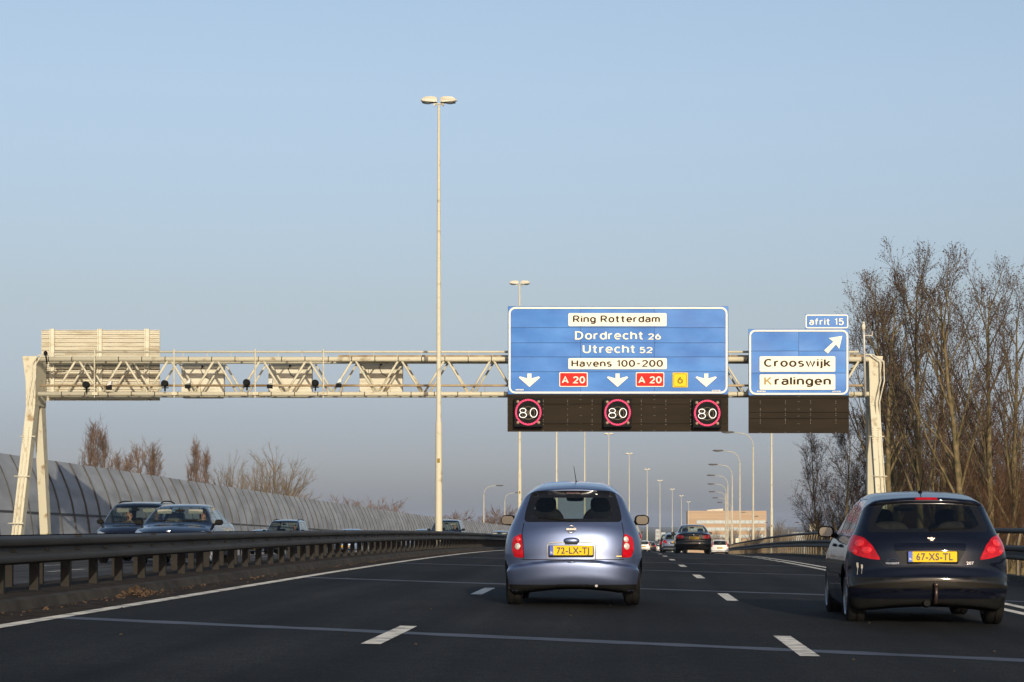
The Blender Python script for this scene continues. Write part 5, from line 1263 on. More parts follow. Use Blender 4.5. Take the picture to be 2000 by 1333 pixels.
def hatch2_rear(t, sh, sp, hy, over):                   # the navy hatchback
    plate(t, sh, .02, .752, .52, .110, '67-XS-TL', yoff=.004)
    b = MB(); pts = [(-.38 + .76 * i / 18, .829 - .007 * (i / 9 - 1) ** 2) for i in range(19)]
    for i in range(len(pts) - 1):
        p0, p1 = pts[i], pts[i+1]; ya, yb = sh.surf_y(p0[0], .85, -1), sh.surf_y(p1[0], .85, -1)
        b.add([(p0[0], ya - .028, p0[1]), (p1[0], yb - .028, p1[1]), (p1[0], yb - .010, p1[1] + .06), (p0[0], ya - .010, p0[1] + .06), (p0[0], ya + .03, p0[1]), (p1[0], yb + .03, p1[1]), (p1[0], yb + .01, p1[1] + .072), (p0[0], ya + .01, p0[1] + .072)],
              [(0, 1, 2, 3), (0, 4, 5, 1), (3, 2, 6, 7)] + ([(0, 3, 7, 4)] if i == 0 else []) + ([(1, 5, 6, 2)] if i == len(pts)-2 else []))
    b.build('tailgate_brow', over['paint'], t, auto=50)
    # chrome animal badge: a small rampant outline
    yb = sh.surf_y(.01, .93, -1) - .004; bd = MB(); k = .00078
    lion = [(962,525),(975,516),(985,513),(988,503),(978,500),(968,497),(964,491),(974,489),(984,492),(990,487),(1000,488),(1004,495),(1014,490),(1017,496),(1007,503),(1003,510),(1012,514),(1018,521),(1012,526),(1004,520),(1000,524),(1006,532),(998,534),(990,526),(983,521),(972,526),(966,531)]
    bd.slab([(.008 + (u - 990) / 640, yb, .925 - (v - 510) / 640) for u, v in lion], (0, .008, 0)); bd.build('badge', M['chrome'], t)
    yb = sh.surf_y(-.40, .70, -1) - .006; dl = MB(); put_text(dl, 'PEUGEOT', -.475, -.335, .672, .018, lambda u, v: (u, sh.surf_y(u, v, -1) - .004, v)); 
    arc = [(-.46, .712), (-.44, .722), (-.40, .728), (-.37, .722), (-.35, .712)]
    dl.tube([(a, sh.surf_y(a, c, -1) - .003, c) for a, c in arc], .005, 6); dl.tube([(a, sh.surf_y(a, .705, -1) - .003, .705) for a in (-.465, -.4, -.345)], .004, 6); dl.build('dealer_badge', M['chrome'], t, fix=False)
    dl = MB(); put_text(dl, '207', .385, .465, .668, .030, lambda u, v: (u, sh.surf_y(u, v, -1) - .004, v)); dl.build('model_badge', M['chrome'], t, fix=False)
    for s in (-1, 1):
        lamp = [c_ for c_ in t.children if c_.name.startswith('tail_light')][0 if s < 0 else 1]
        for x_, z_, r_ in ((-.735, .895, .055), (-.665, .82, .05), (-.785, .80, .035)):
            x_ *= -s; yv = sh.surf_y(x_, z_, -1); nn = Vector(sh.normal(np.array([[x_, yv, z_]]))[0]); u = nn.cross(Vector((0, 0, 1))).normalized(); w = u.cross(nn); c = Vector((x_, yv, z_)) + nn * .007
            q = MB(); q.add([c + (u * cos(a) * 1.2 + w * sin(a) * .75) * r_ * kk + nn * d for kk, d in ((1, 0), (.75, .006), (.02, .010)) for a in np.linspace(0, 2*pi, 25)[:-1]], [(i*24+j, i*24+(j+1) % 24, (i+1)*24+(j+1) % 24, (i+1)*24+j) for i in range(2) for j in range(24)])
            q.build('lens', M['tail_pink'], lamp, smooth_=True)
    a = MB(); a.tube([(.0, -hy + 1.0, 1.45), (.005, -hy + .78, 1.66)], [.006, .0035], 6); a.tube([(0, -hy + 1.02, 1.435), (0, -hy + .97, 1.475)], [.035, .012], 10); a.build('antenna', M['black'], t)
    tb = MB(); tb.tube([(.04, -hy + .16, .26), (.04, -hy - .02, .27), (.04, -hy - .06, .34), (.04, -hy - .06, .43)], [.022, .02, .018, .016], 10); tb.ell((.04, -hy - .06, .455), (.027, .027, .027), 14, 10); tb.build('tow_bar', mat('tow_ball_steel', (.09, .06, .05), .4, metal=.6), t, smooth_=True)
    tp = MB(); tp.tube([(-.05, -hy + .08, .255), (-.05, -hy - .0, .26)], [.05, .035], 12); tp.build('tow_socket', M['black'], t)
    w = MB(); w.tube([(0, sh.surf_y(0, 1.04, -1) - .012, 1.035), (.2, sh.surf_y(.2, 1.06, -1) - .014, 1.058), (.42, sh.surf_y(.42, 1.06, -1) - .014, 1.058)], [.012, .010, .006], 8); w.build('wiper', M['black'], t, smooth_=True)
    for s in (-1, 1):
        for yy in (1.35, 2.15):
            d = MB(); x_ = sh.surf_x(yy - hy, .86, s); d.ell((x_ + s * .012, yy - hy, .86), (.022, .095, .02), 12, 8); d.build('door_handle', over['paint'], t, smooth_=True)
        m = MB(); m.add([(sh.surf_x(y_ - hy, z_, s) + s * .012, y_ - hy, z_) for y_ in (1.1, 1.6, 2.2, 2.85) for z_ in (.50, .545)], [(0, 1, 3, 2), (2, 3, 5, 4), (4, 5, 7, 6)]); m.build('rubbing_strip', over['paint'], t)
        tr = MB(); yv = -hy + .62; tr.slab([(s * .60, yv + .02, 1.06), (s * .635, yv + .20, 1.06), (s * .54, yv + .32, 1.32), (s * .46, yv + .10, 1.32)], (-s * .03, 0, 0)); tr.build('pillar_trim', M['trim_grey'], t)
    bs = MB(); rnd = random.Random(1)                   # bird droppings running down the bumper corner
    for x0_, z1_, ln, wd in ((-.765, .685, .13, .020), (-.722, .665, .10, .018), (-.70, .53, .03, .006)):
        col_ = []
        for i in range(7):
            f_ = i / 6; ww = wd * (1.0 if f_ < .35 else (.28 - .1 * f_)); z_ = z1_ - ln * f_
            for q in (-1, 1): x_ = x0_ + q * ww / 2 * rnd.uniform(.8, 1.2) + .004 * sin(f_ * 4); col_.append((x_, sh.surf_y(x_, z_, -1) - .003, z_))
        bs.add(col_, [(2*i, 2*i+1, 2*i+3, 2*i+2) for i in range(6)])
    bs.build('bird_dropping', mat('chalky_dropping', (.55, .50, .42), .9, var=.2, vscale=40), t)
    sh_ = MB(); lv = [(-.86, .36), (-.6, .335), (-.3, .325)]
def simple_rear(t, sh, sp, hy, over):
    plate(t, sh, 0, .80 if sp is not SPECS['estate'] else .70, .52, .11, None, yoff=.01)
    b = MB(); y = sh.surf_y(0, .96, -1); b.ell((0, y - .004, .955), (.035, .012, .035), 12, 8); b.build('badge', M['chrome'], t, smooth_=True)
def saloon_rear(t, sh, sp, hy, over):
    simple_rear(t, sh, sp, hy, over)
    for x in (-.5, .5):
        q = MB(); q.tube([(x, -hy + .06, .30), (x, -hy + .3, .30)], .035, 12); q.build('exhaust', M['chrome'], t, smooth_=True)
    for s in (-1, 1):
        lamp = [c_ for c_ in t.children if c_.name.startswith('tail_light')][0 if s < 0 else 1]; q = MB()
        for x_ in (.56, .74):
            y = sh.surf_y(s * x_, .87, -1); q.ell((s * x_, y - .004, .87), (.07, .012, .05), 12, 8)
        q.build('lens', M['tail_pink'], lamp, smooth_=True)
def front_kit(t, sh, sp, hy, over):
    plate(t, sh, 0, .42, .52, .11, None, sgn=1); b = MB(); y = sh.surf_y(0, .80, 1); b.ell((0, y + .005, .80), (.05, .012, .045), 14, 8); b.build('badge', M['chrome'], t, smooth_=True)
    for s in (-1, 1):                                   # sun visors behind the top of the windscreen
        v = MB(); yy = sp['seats']['dash'] - .28 - hy; zz = sp['seats']['mz'] - .02; v.slab([(s * .37 + a, yy, zz + c) for a, c in rrect(-.17, .17, -.05, .05, .025)], (0, .02, 0)); v.build('sun_visor', M['trim_grey'], t)
    w = MB(); wz = sp['cuts'][3 if sp is SPECS['mpv'] else 4][1]; zb = min(p[1] for p in wz) + .015
    for x0_, x1_ in ((-.60, -.05), (.02, .55)):
        w.tube([(x0_, sh.surf_y(x0_, zb, 1) + .015, zb), ((x0_ + x1_) / 2, sh.surf_y((x0_ + x1_) / 2, zb + .02, 1) + .015, zb + .02), (x1_, sh.surf_y(x1_, zb + .01, 1) + .015, zb + .01)], .009, 6)
    w.build('wiper', M['black'], t)
def roof_rails(t, sh, sp, hy, over):
    front_kit(t, sh, sp, hy, over); zt_ = sp['profile'][10][1]
    for s in (-1, 1):
        r = MB(); pts = []
        for f_ in np.linspace(0, 1, 9):
            y = .5 + 2.2 * f_ - hy; z = zt_ - .06 - .05 * (2 * f_ - 1) ** 2 + .075 * min(1, 6 * min(f_, 1 - f_)); pts.append((s * .60, y, z))
        r.tube(pts, .018, 8); r.build('roof_rail', M['black'], t, smooth_=True)

def place(L, D): return RP(L, D)
Lm = lambda px, D: (px - CX) * D / F - cx(D)
o_l = {'paint': PAINT['lilac']}
r_ = place(-.655, 25.45); car('small_hatch', 'hatchback_car', 'lilac blue metallic hatchback with plate 72-LX-TJ in the middle lane', (r_.x, 25.45 + 1.86, zr(-.66, 27)), RD(.6), PAINT['lilac'], None, {'paint': PAINT['lilac'], 'door_mirror': M['black'], 'brake_light': mat('unlit_brake_light', (.05, .004, .004), .3, var=.2)}, extra=hatch_rear)
car('hatch', 'hatchback_car', 'dark navy hatchback with plate 67-XS-TL and tow bar in the right lane', (3.29, 22.6 + 2.0, zr(3.29, 24.6) - .02), RD(-.8), PAINT['navy'], None, {'paint': PAINT['navy'], 'rear_window': 'glass_dark', 'side_window': 'glass_side', 'door_mirror': M['black']}, extra=hatch2_rear)
def rear_car(spn, name, label, L, D, p, extra=simple_rear, over=None):
    hy = SPECS[spn]['L'] / 2; q = RP(L, D + hy); ov = {'paint': PAINT[p], 'door_mirror': PAINT[p]}; ov.update(over or {})
    return car(spn, name, label, q, heading(D), PAINT[p], 'cars driving ahead on the right-hand carriageway', ov, extra=extra)
rear_car('saloon', 'saloon_car', 'black saloon ahead with red tail lights and yellow plate', Lm(1354.5, 105), 105, 'black', saloon_rear)
rear_car('hatch', 'hatchback_car', 'silver blue hatchback half hidden by the black saloon', Lm(1318, 150), 150, 'silver')
rear_car('mpv', 'people_carrier', 'dark people carrier behind the silver blue hatchback', Lm(1308, 188), 188, 'dark')
rear_car('estate', 'estate_car', 'cream white estate car in the exit lane, right of the black saloon', Lm(1406, 205), 205, 'white', over={'rear_window': 'glass_dark'})
rear_car('mpv', 'people_carrier', 'champagne people carrier mostly hidden behind the lilac blue hatchback', Lm(1222, 122), 122, 'cream')
rear_car('estate', 'estate_car', 'white estate car far ahead, next to a dark red car', Lm(1257, 280), 280, 'white')
rear_car('hatch', 'hatchback_car', 'dark car far ahead beside the far white estate', Lm(1269, 305), 305, 'dark')
rear_car('hatch', 'hatchback_car', 'farthest white hatchback, low over the crest', Lm(1282, 400), 400, 'white')

# ------------------------------------------------------------------ people behind the windscreens
def person_mesh(pose):
    V = []; E = []; Rr = []
    def add(p, r, parent=None):
        V.append(p); Rr.append(r)
        if parent is not None: E.append((parent, len(V) - 1))
        return len(V) - 1
    pel = add((0, 0, .10), (.15, .12)); sp1 = add((0, -.03, .25), (.14, .10), pel); ch = add((0, -.06, .42), (.16, .11), sp1); nb = add((0, -.07, .55), (.075, .07), ch)
    n2 = add((0, -.055, .62), (.052, .055), nb); h1 = add((0, -.035, .69), (.068, .08), n2); h2 = add((0, -.035, .77), (.075, .092), h1); add((0, -.045, .84), (.055, .065), h2)
    for s in (-1, 1):
        sh_ = add((s * .17, -.06, .50), (.065, .065), ch)
        if pose == 'drive' or s > 0: el = (s * .25, .12, .30); ha = (s * .17, .36, .38); hd = Vector((-s * .10, .9, .1))
        else: el = (s * .24, .12, .36); ha = (s * .06, .12, .62); hd = Vector((s * .6, -.4, .7))
        e1 = add(el, (.045, .045), sh_); w1 = add(ha, (.028, .028), e1); hd.normalize(); pal = add(tuple(Vector(ha) + hd * .07), (.036, .020), w1)
        u = hd.cross(Vector((0, 0, 1))); u.normalize()
        for k, ln in ((-1.5, .055), (-.5, .07), (.5, .075), (1.5, .065)):
            b = Vector(ha) + hd * .10 + u * k * .019; f1 = add(tuple(b), (.009, .009), pal); f2 = add(tuple(b + hd * ln * .6 + Vector((0, 0, -.008))), (.008, .008), f1); add(tuple(b + hd * ln * .8 + Vector((0, 0, -.032))), (.007, .007), f2)
        th = add(tuple(Vector(ha) + hd * .04 + u * s * .04), (.011, .011), w1); add(tuple(Vector(ha) + hd * .08 + u * s * .055), (.009, .009), th)
        kn = add((s * .13, .45, .16), (.07, .07), pel); an = add((s * .13, .72, -.18), (.045, .045), kn); add((s * .13, .86, -.20), (.04, .03), an)
    me = bpy.data.meshes.new('body'); me.from_pydata(V, E, []); o = bpy.data.objects.new('body', me); COL.objects.link(o)
    sk = o.modifiers.new('skin', 'SKIN'); sd = me.skin_vertices[0].data
    for i, r in enumerate(Rr): sd[i].radius = r
    sd[0].use_root = True; o.modifiers.new('sub', 'SUBSURF').levels = 1; o.modifiers['sub'].render_levels = 1
    bpy.context.view_layer.update(); dg = bpy.context.evaluated_depsgraph_get()
    out = bpy.data.meshes.new_from_object(o.evaluated_get(dg)); bpy.data.objects.remove(o); bpy.data.meshes.remove(me)
    return out
PM = {}
def person(pose, loc, yaw, label, shirt):
    t = thing('person', label, 'person', loc, yaw, 'people sitting in the oncoming cars')
    if pose not in PM: PM[pose] = person_mesh(pose)
    me = PM[pose].copy(); me.materials.clear(); me.materials.append(M['skin']); me.materials.append(shirt)
    for p in me.polygons:
        c = p.center; hand = (abs(c.x) < .3 and ((c.y > .33 and c.z > .3 and c.z < .5) or (pose != 'drive' and c.x < 0 and c.x > -.16 and c.y > .05 and c.z > .58)))
        p.material_index = 0 if (c.z > .585 and abs(c.x) < .13 and c.y < .06) or hand else 1; p.use_smooth = True
    o = bpy.data.objects.new('body', me); COL.objects.link(o); o.parent = t
    h = MB(); n = 16
    rows = []
    for i in range(7):
        ph = pi / 2 - (pi * .60) * i / 6
        rows.append([(.090 * cos(ph) * cos(a), -.06 + .108 * cos(ph) * sin(a), .785 + .098 * sin(ph) + (.05 * max(0, sin(a)) if i > 3 else 0)) for a in np.linspace(0, 2*pi, n + 1)[:-1]])
    h.add([p for r in rows for p in r], [(i*n+j, i*n+(j+1) % n, (i+1)*n+(j+1) % n, (i+1)*n+j) for i in range(6) for j in range(n)]); h.build('hair', M['hair'], o, smooth_=True)
    f = MB()
    for s in (-1, 1): f.ell((s * .032, .052, .755), (.014, .010, .009), 10, 6); f.bar((s * .015, .056, .778), (s * .05, .048, .778), .012, .007)
    f.build('eyes', M['hair'], o)
    f = MB(); f.ell((0, .064, .728), (.013, .022, .028), 10, 8)
    for s in (-1, 1): f.ell((s * .083, -.035, .745), (.012, .022, .032), 10, 8)
    f.build('nose_and_ears', M['skin'], o, smooth_=True)
    f = MB(); f.ell((0, .050, .690), (.024, .010, .007), 10, 6); f.build('mouth', mat('lips', (.34, .12, .10), .5), o)
    return t

# ------------------------------------------------------------------ oncoming cars
def front_car(spn, name, label, L, D, p, extra=front_kit, people=(), cat='car', over=None, yaw=0.0):
    sp = SPECS[spn]; hy = sp['L'] / 2; Dc = D + hy; q = RP(L, Dc); a = pi + heading(Dc) + yaw
    ov = {'paint': PAINT[p], 'door_mirror': M['black']}; ov.update(over or {})
    t = car(spn, name, label, q, a, PAINT[p], 'oncoming cars behind the median rail', ov, extra=extra, cat=cat)
    for pose, sx_, lab, shirt in people:
        y = sp['seats']['front'][0][1] + .10 - hy; z = .50 + (.12 if spn == 'mpv' else 0); off = Matrix.Rotation(a, 3, 'Z') @ Vector((sx_, y, z))
        person(pose, q + off, a, lab, M[shirt])
    return t
front_car('saloon', 'saloon_car', 'dark blue oncoming saloon nearest behind the median rail', -10.72, 49.2, 'blue', people=[('drive', -.38, 'driver in dark cap of hair at the wheel of the dark blue saloon', 'shirt_dark')], yaw=RD(1.5))
front_car('mpv', 'people_carrier', 'dark oncoming people carrier with roof rails, left of the dark blue saloon', -13.95, 58.8, 'deep', roof_rails,
          people=[('drive', -.40, 'driver of the dark people carrier with roof rails', 'shirt_dark'), ('phone', .40, 'passenger with a hand to the mouth in the dark people carrier', 'shirt_brown')])
front_car('mpv', 'people_carrier', 'dark oncoming off-roader with roof rails in front of a pale blue car', -17.25, 105, 'blue', roof_rails, people=[('drive', -.40, 'driver of the oncoming off-roader farther back', 'shirt_brown')])
front_car('hatch', 'hatchback_car', 'pale blue oncoming hatchback half hidden behind the off-roader', -21.3, 121, 'pale')
front_car('saloon', 'saloon_car', 'blue oncoming car showing only its roof over the rail', -17.1, 128, 'pale')
front_car('mpv', 'people_carrier', 'dark oncoming people carrier behind the foot of the tall lamp mast', -10.25, 118, 'deep', people=[('drive', -.40, 'driver of the people carrier behind the lamp mast', 'shirt_dark')])
front_car('saloon', 'saloon_car', 'silver oncoming saloon just left of the tall lamp mast', -13.6, 138, 'silver')
front_car('hatch', 'hatchback_car', 'silver oncoming hatchback beside the left mirror of the lilac hatchback', -10.2, 162, 'silver')
front_car('estate', 'estate_car', 'pale oncoming estate car cut off by the left picture edge', -19.9, 58.0, 'white')

# ------------------------------------------------------------------ bare winter trees
def bare_tree(seed, h, r0, limbs, habit, n2=9, n3=6, n4=0, bud=False, spread=1.0, twl=1.0, trunk_clear=.25, twr=1.0, curve=.0):
    """trunk and crown meshes of a leafless tree standing at the origin"""
    rnd = random.Random(seed); tr, cr_ = MB(), MB(); bd = MB()
    up = Vector((0, 0, 1))
    def poly(p, d, ln, k, wob, grav):
        pts = [p.copy()]; d = d.normalized(); st = ln / k
        for _ in range(k):
            d = (d + Vector((rnd.gauss(0, wob), rnd.gauss(0, wob), rnd.gauss(0, wob))) + up * grav).normalized(); p = p + d * st; pts.append(p.copy())
        return pts
    def at(pts, f):
        x = f * (len(pts) - 1); i = min(int(x), len(pts) - 2); return pts[i].lerp(pts[i+1], x - i), (pts[i+1] - pts[i]).normalized()
    def side(d, ang):
        a = rnd.uniform(0, 2*pi); u = d.orthogonal().normalized(); w = d.cross(u); return (d * cos(ang) + (u * cos(a) + w * sin(a)) * sin(ang)).normalized()
    def budat(p):
        s = rnd.uniform(.05, .10); d = Vector((rnd.gauss(0, 1), rnd.gauss(0, 1), rnd.gauss(-.4, 1))).normalized(); u = d.orthogonal().normalized() * s * .35
        w = d.cross(u); bd.add([p, p + d*s*.5 + u, p + d*s, p + d*s*.5 - u, p + d*s*.5 + w, p + d*s*.5 - w], [(0, 1, 2, 3), (0, 4, 2, 5)])
    trunk = poly(Vector((0, 0, -.3)), Vector((rnd.gauss(0, .03), rnd.gauss(0, .03), 1)), h * (.93 if habit['lead'] else .38), 10, .03 + curve, .05)
    k = len(trunk); tr.tube(trunk, [r0 * (1.15 if i == 0 else 1) * (1 - (.90 if habit['lead'] else .45) * i / (k-1)) for i in range(k)], 9)
    for i in range(limbs):
        f = trunk_clear + (1 - trunk_clear) * (i + rnd.random()) / limbs * .97 if habit['lead'] else rnd.uniform(.6, 1.0)
        p, d = at(trunk, f); ang = RD(rnd.uniform(*habit['ang'])) if habit['lead'] else RD(habit['ang'][0] + (habit['ang'][1] - habit['ang'][0]) * (i + .5) / limbs); ln = h * habit['len'] * (1.12 - habit['taper'] * f if habit['lead'] else 1.0) * rnd.uniform(.88, 1.08) * spread
        ln = min(ln, (h - p.z) * 1.02) if habit['lead'] else ln * (1 - .25 * i / limbs)
        l1 = poly(p, side(d, ang), ln, 7, .07, habit['grav']); r1 = max(.018, r0 * (.42 if habit['lead'] else .40) * (1 - .6 * f if habit['lead'] else 1) * rnd.uniform(.7, 1.1))
        cr_.tube(l1, [r1 * (1 - .85 * q / 7) for q in range(8)], 6, cap=False)
        for j in range(n2):
            f2 = rnd.uniform(.18, 1.0); p2, d2 = at(l1, f2); l2len = ln * rnd.uniform(.22, .45) * (1.15 - .5 * f2)
            l2 = poly(p2, side(d2, RD(rnd.uniform(18, 45))), l2len, 4, .09, habit['grav'] * 1.2); r2 = max(.010, r1 * .38 * (1.1 - .6 * f2))
            cr_.tube(l2, [r2, r2*.8, r2*.6, r2*.45, r2*.3], 4, 1, cap=False)
            for m in range(n3):
                p3, d3 = at(l2, rnd.uniform(.1, 1.0)); l3 = poly(p3, side(d3, RD(rnd.uniform(15, 50))), twl * rnd.uniform(.35, .95), 2, .12, habit['grav'] * 1.3)
                cr_.tube(l3, [.0075*twr, .006*twr, .003*twr], 3, 1, cap=False)
                if bud:
                    for q in range(2): budat(at(l3, rnd.uniform(.4, 1))[0])
                for q in range(n4):
                    p4, d4 = at(l3, rnd.uniform(.1, 1)); l4 = poly(p4, side(d4, RD(rnd.uniform(20, 55))), twl * rnd.uniform(.15, .4), 1, .1, .05); cr_.tube(l4, [.005*twr, .003*twr], 3, 1, cap=False)
                    if bud and rnd.random() < .7: budat(l4[-1])
    if bud: o = len(cr_.v); cr_.v.extend(bd.v); cr_.f.extend(tuple(i + o for i in f) for f in bd.f); cr_.m.extend([2] * len(bd.f))
    return tr, cr_
POPLAR = dict(lead=True, ang=(22, 38), len=.42, taper=.72, grav=.075)
LOMB = dict(lead=True, ang=(9, 18), len=.36, taper=.6, grav=.10)
ROUND = dict(lead=False, ang=(5, 60), len=.58, taper=.3, grav=.03)
SHRUB = dict(lead=False, ang=(5, 72), len=.62, taper=.3, grav=.06)
TM = {}; HM = {}
def tree_proto(key, mats, *a, **k):
    tr, c = bare_tree(*a, **k); TM[key] = (tr, c, mats, None); HM[key] = float(np.percentile([p[2] for p in c.v], 99.7))
def plant(key, name, label, x, D, s=1.0, rz=0.0, group=None, z=None, sz=None):
    tr, c, mats, made = TM[key]; zz = ground_z(x, D) if z is None else z
    if made is None:
        t = thing(name, label, 'tree' if name != 'bare_shrub' else 'shrub', (x, D, zz), rz, group); tr.build('trunk' if name != 'bare_shrub' else 'stem', M[mats[0]], t, smooth_=True, fix=False); c.build('crown', [M[m] for m in mats[1:]], t, smooth_=True, fix=False); TM[key] = (tr, c, mats, t)
    else:
        t = copy_tree(made); t.name = name; t.location = (x, D, zz); t.rotation_euler = (0, 0, rz); tag(t, label, None, group)
    t.scale = (s, s, sz or s); return t
tree_proto('pa', ('bark', 'bark', 'twig', 'bud'), 11, 18.0, .27, 19, POPLAR, n2=10, n3=6, n4=1, bud=True)
tree_proto('pb', ('bark', 'bark', 'twig', 'bud'), 23, 18.0, .25, 17, POPLAR, n2=10, n3=6, n4=1, bud=True, curve=.015)
tree_proto('pc', ('bark', 'bark', 'twig_dark', 'bud'), 37, 11.0, .13, 18, POPLAR, n2=8, n3=6, n4=2, bud=True, trunk_clear=.15)
tree_proto('sh', ('bark', 'bark', 'twig_dark'), 5, 6.5, .10, 16, SHRUB, n2=10, n3=7, n4=3, twr=1.1)
G1 = 'bare poplars right of the road'
def treeX(px, D): return (px - CX) * D / F
def top_scale(py, x, D, key): return (PX(0, py, D).z - ground_z(x, D)) / HM[key]
for key, px, D, top, rz, lab in (('pa', 1800, 100, 472, .3, 'tallest bare poplar, its crown top highest above the navy hatchback'), ('pb', 1735, 112, 520, 1.9, 'bare poplar directly behind the right gantry leg, reaching over the exit sign'),
                                 ('pb', 1890, 96, 482, 4.0, 'bare poplar with forked limbs, second from the right picture edge'), ('pa', 1975, 104, 545, 2.4, 'bare poplar cut by the right picture edge'),
                                 ('pa', 1845, 124, 560, 5.0, 'thinner bare poplar standing behind the two tallest ones'), ('pb', 1765, 121, 535, 3.1, 'slender bare poplar between the gantry leg and the tallest poplar'), ('pa', 1724, 118, 528, 5.4, 'leftmost tall bare poplar, its crown over the end of the exit sign'), ('pa', 1935, 108, 500, .9, 'bare poplar between the forked one and the one at the picture edge')):
    x = treeX(px, D); s = top_scale(top, x, D, key); plant(key, 'poplar_tree', lab, x, D, s, rz, G1)
for px, D, top, rz, lab in ((1600, 128, 838, .2, 'small bare tree under the exit sign, at the left end of the trees'), (1645, 122, 800, 1.4, 'small bare tree under the exit sign, next to the gantry leg'), (1690, 132, 770, 2.6, 'small bare tree half hidden by the right gantry leg'),
                            (1745, 128, 760, 3.5, 'small dark bare tree under the tall poplars, right of the gantry leg'), (1835, 118, 740, 4.4, 'small dark bare tree between the trunks of the tall poplars'), (1930, 122, 730, 5.3, 'small dark bare tree low at the right, behind the thicket')):
    x = treeX(px, D); s = top_scale(top, x, D, 'pc'); plant('pc', 'bare_tree', lab, x, D, s, rz, 'small bare trees right of the road')
rnd = random.Random(77)
for i, (px, D, top) in enumerate(((1975, 90, 900), (1915, 112, 860), (1990, 118, 800), (1855, 126, 850), (1800, 130, 860), (1745, 132, 870), (1690, 134, 900), (1945, 132, 790), (1640, 136, 940), (1890, 140, 800), (1590, 140, 985))):
    x = treeX(px, D); s = top_scale(top, x, D, 'sh')
    plant('sh', 'bare_shrub', 'brown leafless thicket shrub under the bare poplars behind the exit rail', x, D, s, rnd.uniform(0, 6), 'thicket shrubs under the poplars', sz=s)
# trees behind the noise barrier
tree_proto('lom', ('bark', 'twig_rust', 'twig_rust'), 41, 18.0, .22, 26, LOMB, n2=10, n3=7, n4=1, twl=.9, twr=1.8, trunk_clear=.12)
tree_proto('rnd', ('bark', 'twig_pale', 'twig_pale'), 52, 14.0, .42, 30, ROUND, n2=11, n3=8, n4=1, twl=1.0, twr=1.4)
tree_proto('fsh', ('bark', 'twig_rust', 'twig_rust'), 66, 8.0, .14, 22, SHRUB, n2=9, n3=6, n4=2, twl=1.2, twr=2.4)
GW = 'bare poplars behind the noise barrier'
for key, name, px, D, top, rz, lab, wide in (('lom', 'poplar_tree', 186, 225, 819, .1, 'tallest narrow poplar behind the noise barrier, first from the left', 1), ('lom', 'poplar_tree', 207, 228, 836, 2.2, 'narrow poplar close against the tallest one behind the barrier', .9),
        ('lom', 'poplar_tree', 170, 232, 862, 4.2, 'low narrow poplar left of the tallest one behind the barrier', .8), ('lom', 'poplar_tree', 226, 240, 880, 3.3, 'low poplar right of the tallest pair behind the barrier', .9), ('lom', 'poplar_tree', 244, 236, 884, 5.2, 'lowest narrow poplar between the two poplar clumps', .9),
        ('lom', 'poplar_tree', 275, 235, 864, 1.2, 'left one of the middle pair of poplars behind the barrier', .8), ('lom', 'poplar_tree', 290, 238, 861, 3.9, 'right one of the middle pair of poplars behind the barrier', 1), ('lom', 'poplar_tree', 305, 242, 884, .7, 'low poplar at the right foot of the middle pair', .9),
        ('lom', 'poplar_tree', 384, 240, 856, 2.8, 'tallest poplar of the right clump behind the barrier', .85), ('lom', 'poplar_tree', 369, 244, 894, 4.9, 'low poplar left in the right clump', .8), ('lom', 'poplar_tree', 401, 242, 875, 5.9, 'poplar at the right side of the right clump', .85),
        ('rnd', 'bare_tree', 448, 245, 889, .4, 'smaller round bare tree behind the noise barrier', .62), ('rnd', 'bare_tree', 535, 235, 873, 3.0, 'large round bare tree standing over the noise barrier', 1.0), ('rnd', 'bare_tree', 490, 252, 905, 1.7, 'low round bare tree between two round bare trees', .6)):
    x = treeX(px, D); s = top_scale(top, x, D, key); t = plant(key, name, lab, x, D, s, rz, GW if key == 'lom' else 'round bare trees behind the noise barrier'); t.scale = (s * wide, s * wide, s)
for px, D, top, lab in ((700, 300, 972, 'bare shrub behind the noise barrier, left of its pair'), (730, 305, 976, 'bare shrub behind the noise barrier, right of its pair'), (885, 380, 1000, 'bare shrub beyond the barrier, just right of the tall mast'), (915, 400, 1006, 'bare shrub left of the first far street lamp'),
                        (962, 420, 1004, 'bare shrub between the two far street lamps'), (985, 410, 990, 'taller bare shrub beside the left mirror of the lilac hatchback')):
    x = treeX(px, D); s = top_scale(top, x, D, 'fsh'); t = plant('fsh', 'bare_shrub', lab, x, D, s, px, 'shrubs beyond the noise barrier'); t.scale = (s * 1.3, s * 1.3, s)
for px, D, top, lab in ((1520, 640, 1012, 'round bare tree to the right of the brick office block'), (1400, 700, 1034, 'bare tree before the left half of the office block'), (1430, 690, 1026, 'bare tree before the middle of the office block'), (1475, 700, 1022, 'bare tree before the right half of the office block'), (1540, 660, 1026, 'low bare tree left of the double-arm lamp')):
    x = treeX(px, D); s = top_scale(top, x, D, 'rnd'); t = plant('rnd', 'bare_tree', lab, x, D, s, px, 'trees around the office block'); t.scale = (s * .95, s * .95, s)

